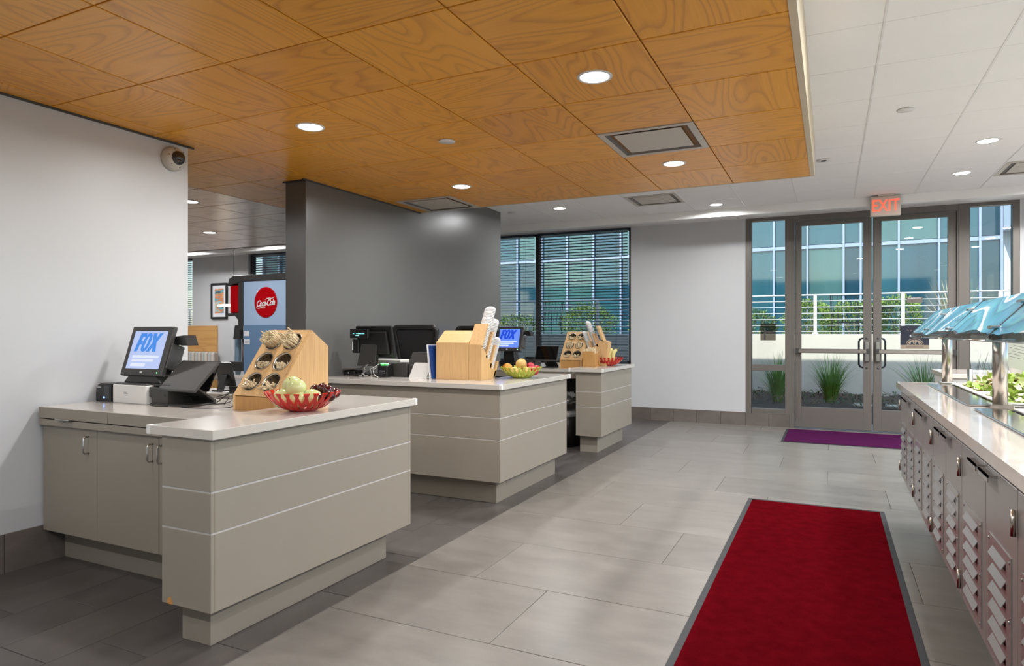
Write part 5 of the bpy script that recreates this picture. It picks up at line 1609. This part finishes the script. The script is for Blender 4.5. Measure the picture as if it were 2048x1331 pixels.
# exit sign
t = thing('exit_sign', 'red lit EXIT sign hanging from the ceiling above the doors', 'sign', (.563, 8.68, CW))
MB().box(-.085, -.04, -.016, .085, .04, 0).build('canopy', M['beige_plastic'], t, .003)
MB().box(-.155, -.022, -.245, .15, .022, -.016).build('case', M['beige_plastic'], t, .005)
M['exit_red'] = emit_mat('lit_red_lettering', (1, .10, .05, 1), .75)
MB().box(-.142, -.0235, -.232, .137, -.022, -.03).build('face', mat('exit_face', rgb(214, 190, 176), .4), t)
text('lettering', 'EXIT', .19, M['exit_red'], t, Matrix.Translation((-.002, -.0245, -.131)) @ FACE_S, .001, sx=.72, offset=.001)

# prints on the glass
t = thing('door_poster', 'dark navy print with a ship wheel emblem on the right glass door', 'sign', (.945, FY + .045, 1.215))
MB().box(-.155, -.003, -.145, .155, 0, .145).build('poster', M['navy'], t)
MB().box(-.155, -.004, -.145, .155, -.003, -.095).build('lower_band', M['taupe_print'], t)
mb = MB()
vs = []; fs = []; n = 40
for k in range(n + 1):
    a = math.pi * k / n
    for r_ in (.096, .088): vs.append((r_ * math.cos(a), -.0045, -.093 + r_ * .85 * math.sin(a)))
for k in range(n): fs.append((2 * k, 2 * k + 2, 2 * k + 3, 2 * k + 1))
mb.add(vs, fs)
vs = [(0, -.0042, -.093)] + [(.08 * math.cos(math.pi * k / 24), -.0042, -.093 + .065 * math.sin(math.pi * k / 24)) for k in range(25)]
mb.add(vs, [(0, k, k + 1) for k in range(1, 25)])
mb.build('emblem', M['taupe_print'], t)
mb = MB()
for x0, x1, zt_ in ((-.05, -.008, -.045), (.004, .05, -.05), (-.075, -.055, -.07), (.055, .075, -.07)):
    mb.prism([(x0, -.09), (x1, -.09), ((x0 + x1) / 2, zt_)], -.0056, -.0046, 'Y')
mb.box(-.002, -.0056, -.092, .002, -.0046, -.03)
mb.build('sails', M['navy'], t)
text('lettering', 'ELEVATION W LINE', .022, M['ink'], t, Matrix.Translation((0, -.0045, -.12)) @ FACE_S, .0003, sx=.95)
text('script_line', 'Family', .03, M['taupe_print'], t, Matrix.Translation((-.03, -.0035, .088)) @ FACE_S, .0003, shear=.4) if 0 else MB().tube([(-.085 + .011 * k, -.004, .085 + .008 * math.sin(k * 1.9)) for k in range(10)], .0018, 4).build('script_line', M['taupe_print'], t)
t = thing('door_notice', 'small grey notice strip on the right glass door above the poster', 'sign', (.945, FY + .045, 1.685))
MB().box(-.085, -.003, -.04, .085, 0, .035).build('notice', M['alu'], t)
mb = MB()
for k in range(9): mb.box(-.07 + .0155 * k, -.004, .018, -.07 + .0155 * k + .011, -.003, .026)
mb.build('lettering', M['paper'], t)
t = thing('glass_plaque', 'square smoky plaque on the left sidelite glass', 'plaque', (-.775, FY + .045, 1.285))
MB().box(-.098, -.004, -.115, .098, 0, .115).build('plaque', M['glass_smoke'], t)
MB().box(-.05, -.006, -.11, -.03, -.004, .05).box(-.03, -.006, -.02, .07, -.004, .01).build('cross_bars', M['charcoal'], t)

# ================================================================== BACK ROOM
t = thing('drink_dispenser', 'tall soft drink dispenser with a red front and pale blue side in the back room', 'drink dispenser', (-5.7, 5.9, 0))
# side profile in X (front towards -X), south face at y = -.4
MB().box(-.42, -.4, 0, .62, .5, .74).build('cabinet', M['white_plastic'], t, .005)
MB().box(-.50, -.42, .74, .66, .52, .78).build('counter_slab', M['quartz'], t, .004)
MB().box(-.38, -.39, .78, .62, .40, 1.87).build('body', M['build_panel'], t, .004)
MB().box(-.375, -.402, .80, .62, -.39, 1.87).build('side_print', mat('pale_blue_side_print', rgb(168, 190, 216), .25, var=.03, scale=2), t)
MB().prism([(-.62, 1.83), (-.60, 1.90), (-.52, 1.935), (.64, 1.935), (.64, 1.86), (-.38, 1.86), (-.62, 1.815)], -.415, .42, 'Y').build('top_hood', M['charcoal'], t, .006)
MB().prism([(-.62, 1.50), (-.62, 1.47), (-.50, 1.46), (-.46, 1.42), (-.45, 1.30), (-.38, 1.30), (-.38, 1.86), (-.455, 1.86), (-.455, 1.50)], -.41, .42, 'Y').build('frame', M['charcoal'], t, .004)
MB().box(-.60, -.40, 1.50, -.455, .40, 1.82).build('red_front', M['red_gloss'], t, .01, seg=2)
MB().prism([(-.52, 1.36), (-.42, 1.36), (-.42, 1.20), (-.55, 1.20)], -.40, .40, 'Y').build('nozzle_block', M['charcoal'], t, .004)
MB().box(-.435, -.405, 1.20, -.375, -.39, 1.36).build('side_badge', M['chrome'], t, .003)
MB().tube([(-.47, -.30, .92), (-.47, -.30, 1.20)], .03, 10).build('drain_tube', M['cane'], t)
MB().prism([(-.60, .94), (-.38, .94), (-.38, .83), (-.55, .83)], -.41, .41, 'Y').build('drip_tray', M['charcoal'], t, .004)
MB().box(-.36, -.412, .80, .62, -.4045, 1.36).build('side_shield', mat('slate_blue_shield', rgb(112, 140, 172), .12, var=.04, scale=2, coat=.3), t)
for z, w_ in ((1.235, .08), (1.14, .09)):
    MB().box(-.355, -.415, z, -.355 + w_, -.412, z + .06).build('sticker', M['paper'], t)
MB().box(-.34, -.4165, 1.16, -.29, -.4155, 1.165).box(-.34, -.4165, 1.175, -.28, -.4155, 1.18).build('sticker_print', M['grey_ink'], t)
MB().lathe([(0, .006), (.150, .006), (.168, .005), (.174, .002), (.174, 0)], n=48, M4=Matrix.Translation((-.03, -.4028, 1.615)) @ Matrix.Rotation(math.pi / 2, 4, 'X'), cap=False).build('red_disc', M['red_gloss'], t)
lg = Matrix.Translation((-.03, -.4105, 1.605)) @ FACE_S @ Matrix.Rotation(R(4), 4, 'Z')
text('lettering', 'Coca-Cola', .098, M['white_plastic'], t, lg, .001, sx=.78, shear=.45, offset=.0022, spacing=.84)
def swash(pts, w):
    mb = MB(); vs = []; fs = []
    for i, (x, y) in enumerate(pts):
        q = w * math.sin(math.pi * (i + .6) / (len(pts) + .2))
        vs += [lg @ Vector((x, y + q, .0008)), lg @ Vector((x, y - q, .0008))]
    for i in range(len(pts) - 1): fs.append((2 * i, 2 * i + 1, 2 * i + 3, 2 * i + 2))
    return mb.add(vs, fs).build('lettering_swash', M['white_plastic'], t)
swash([(-.145, -.03), (-.13, -.046), (-.10, -.05), (-.06, -.046), (-.02, -.052), (.0, -.05)], .0045)
swash([(.0, .035), (.03, .052), (.07, .052), (.10, .044), (.135, .056), (.148, .062)], .005)

t = thing('framed_picture', 'tall framed abstract print on the back room wall', 'picture', (-11.3, FY - .006, 1.925))
fr = MB()
for a, b, c, d in cut_boxes(-.235, .235, -.365, .365, [(-.195, -.325, .195, .325)]): fr.box(a, -.03, b, c, 0, d)
fr.build('frame', M['black'], t, .003)
MB().box(-.20, -.012, -.33, .20, 0, .33).build('mount', M['paper'], t)
def print_mat():
    m, n, l, b = new_mat('abstract_print')
    tc = n.new('ShaderNodeTexCoord'); nz = n.new('ShaderNodeTexNoise'); nz.inputs['Scale'].default_value = 5; nz.inputs['Detail'].default_value = 2
    mp = n.new('ShaderNodeMapping'); mp.inputs['Scale'].default_value = (.6, 1, 1.6)
    l.new(tc.outputs['Object'], mp.inputs[0]); l.new(mp.outputs[0], nz.inputs['Vector'])
    cr = n.new('ShaderNodeValToRGB'); cr.color_ramp.interpolation = 'CONSTANT'; e = cr.color_ramp.elements
    e[0].position = 0; e[0].color = rgb(70, 80, 86); e[1].position = .62; e[1].color = rgb(206, 190, 170)
    for p, c in ((.38, rgb(96, 166, 180)), (.46, rgb(206, 130, 88)), (.53, rgb(222, 160, 112)), (.57, rgb(134, 190, 196))):
        q = e.new(p); q.color = c
    l.new(nz.outputs[0], cr.inputs[0]); l.new(cr.outputs[0], b.inputs['Base Color'])
    return m
MB().box(-.13, -.014, -.25, .13, -.012, .25).build('print', print_mat(), t)
t = thing('wall_panel', 'oak veneer backrest panel above the striped bench in the back room', 'panel', (-11.9, FY - .004, 1.15))
M['oak'] = wood_mat('oak_bench_panel', rgb(170, 116, 56), rgb(206, 156, 92), freq=7, across=5, along=.5, rough=.45)
MB().box(-.62, -.03, -.27, .54, 0, .27).build('panel', M['oak'], t, .002)
t = thing('bench', 'striped upholstered bench against the back room wall', 'bench', (-11.9, FY - .04, 0))
def stripe_mat():
    m, n, l, b = new_mat('striped_upholstery')
    b.inputs['Roughness'].default_value = .9
    tc = n.new('ShaderNodeTexCoord'); sp = n.new('ShaderNodeSeparateXYZ'); l.new(tc.outputs['Object'], sp.inputs[0])
    mu = n.new('ShaderNodeMath'); mu.operation = 'MULTIPLY'; mu.inputs[1].default_value = 5.2; l.new(sp.outputs[0], mu.inputs[0])
    fr = n.new('ShaderNodeMath'); fr.operation = 'FRACT'; l.new(mu.outputs[0], fr.inputs[0])
    cr = n.new('ShaderNodeValToRGB'); e = cr.color_ramp.elements
    e[0].position = 0; e[0].color = rgb(214, 206, 196); e[1].position = 1; e[1].color = rgb(210, 202, 192)
    for p, c in ((.25, rgb(150, 134, 124)), (.45, rgb(206, 200, 192)), (.6, rgb(146, 164, 166)), (.8, rgb(196, 184, 170))):
        q = e.new(p); q.color = c
    l.new(fr.outputs[0], cr.inputs[0]); l.new(cr.outputs[0], b.inputs['Base Color'])
    return m
sm_ = stripe_mat()
MB().box(-.62, -.12, .45, .62, 0, .88).build('back_cushion', sm_, t, .02, seg=3)
MB().box(-.62, -.6, .32, .62, 0, .46).build('seat', sm_, t, .02, seg=3)
MB().box(-.6, -.55, 0, .6, -.02, .32).build('base', M['oak'], t)
t = thing('dining_table', 'pale topped dining table in front of the striped bench', 'table', (-10.6, 8.3, 0))
MB().box(-.9, -.35, .72, .9, .35, .75).build('tabletop', M['quartz'], t, .004)
MB().tube([(0, 0, 0), (0, 0, .72)], .04, 12).build('pedestal', M['black'], t)
MB().lathe([(0, 0), (.3, 0), (.28, .02), (0, .03)], n=24).build('base', M['black'], t)
t = thing('pendant_lamp', 'thin black pendant with a lit glass tube in the back room', 'lamp', (-8.95, 7.9, CW))
MB().lathe([(0, -.02), (.06, -.02), (.06, 0), (0, 0)], n=24).build('canopy', M['lamp_trim'], t)
MB().tube([(0, 0, -.02), (0, 0, -1.0)], .006, 6).build('cord', M['black'], t)
MB().tube([(-.36, 0, -1.12), (.02, 0, -1.12)], .02, 10).build('lamp_tube', emit_mat('warm_tube', (1, .82, .55, 1), 6), t)
MB().tube([(0, 0, -1.0), (0, 0, -1.14)], .022, 10).build('socket', M['charcoal'], t)

def cup_stack(x, y, z, n, label):
    t = thing('cup_stack', label, 'cups', (x, y, z), 0)
    for k in range(1):
        pass
    mb = MB()
    for k in range(n): mb.lathe([(0, .018 * k), (.028, .018 * k), (.039, .018 * k + .09), (.042, .018 * k + .092), (.037, .018 * k + .088)], n=18)
    mb.build('cup', mat('pale_blue_cup', rgb(170, 196, 214), .3), t)
    return t
cup_stack(-6.42 + .12, 5.62, .78, 22, 'stack of pale blue cups left of the drink dispenser nozzle')
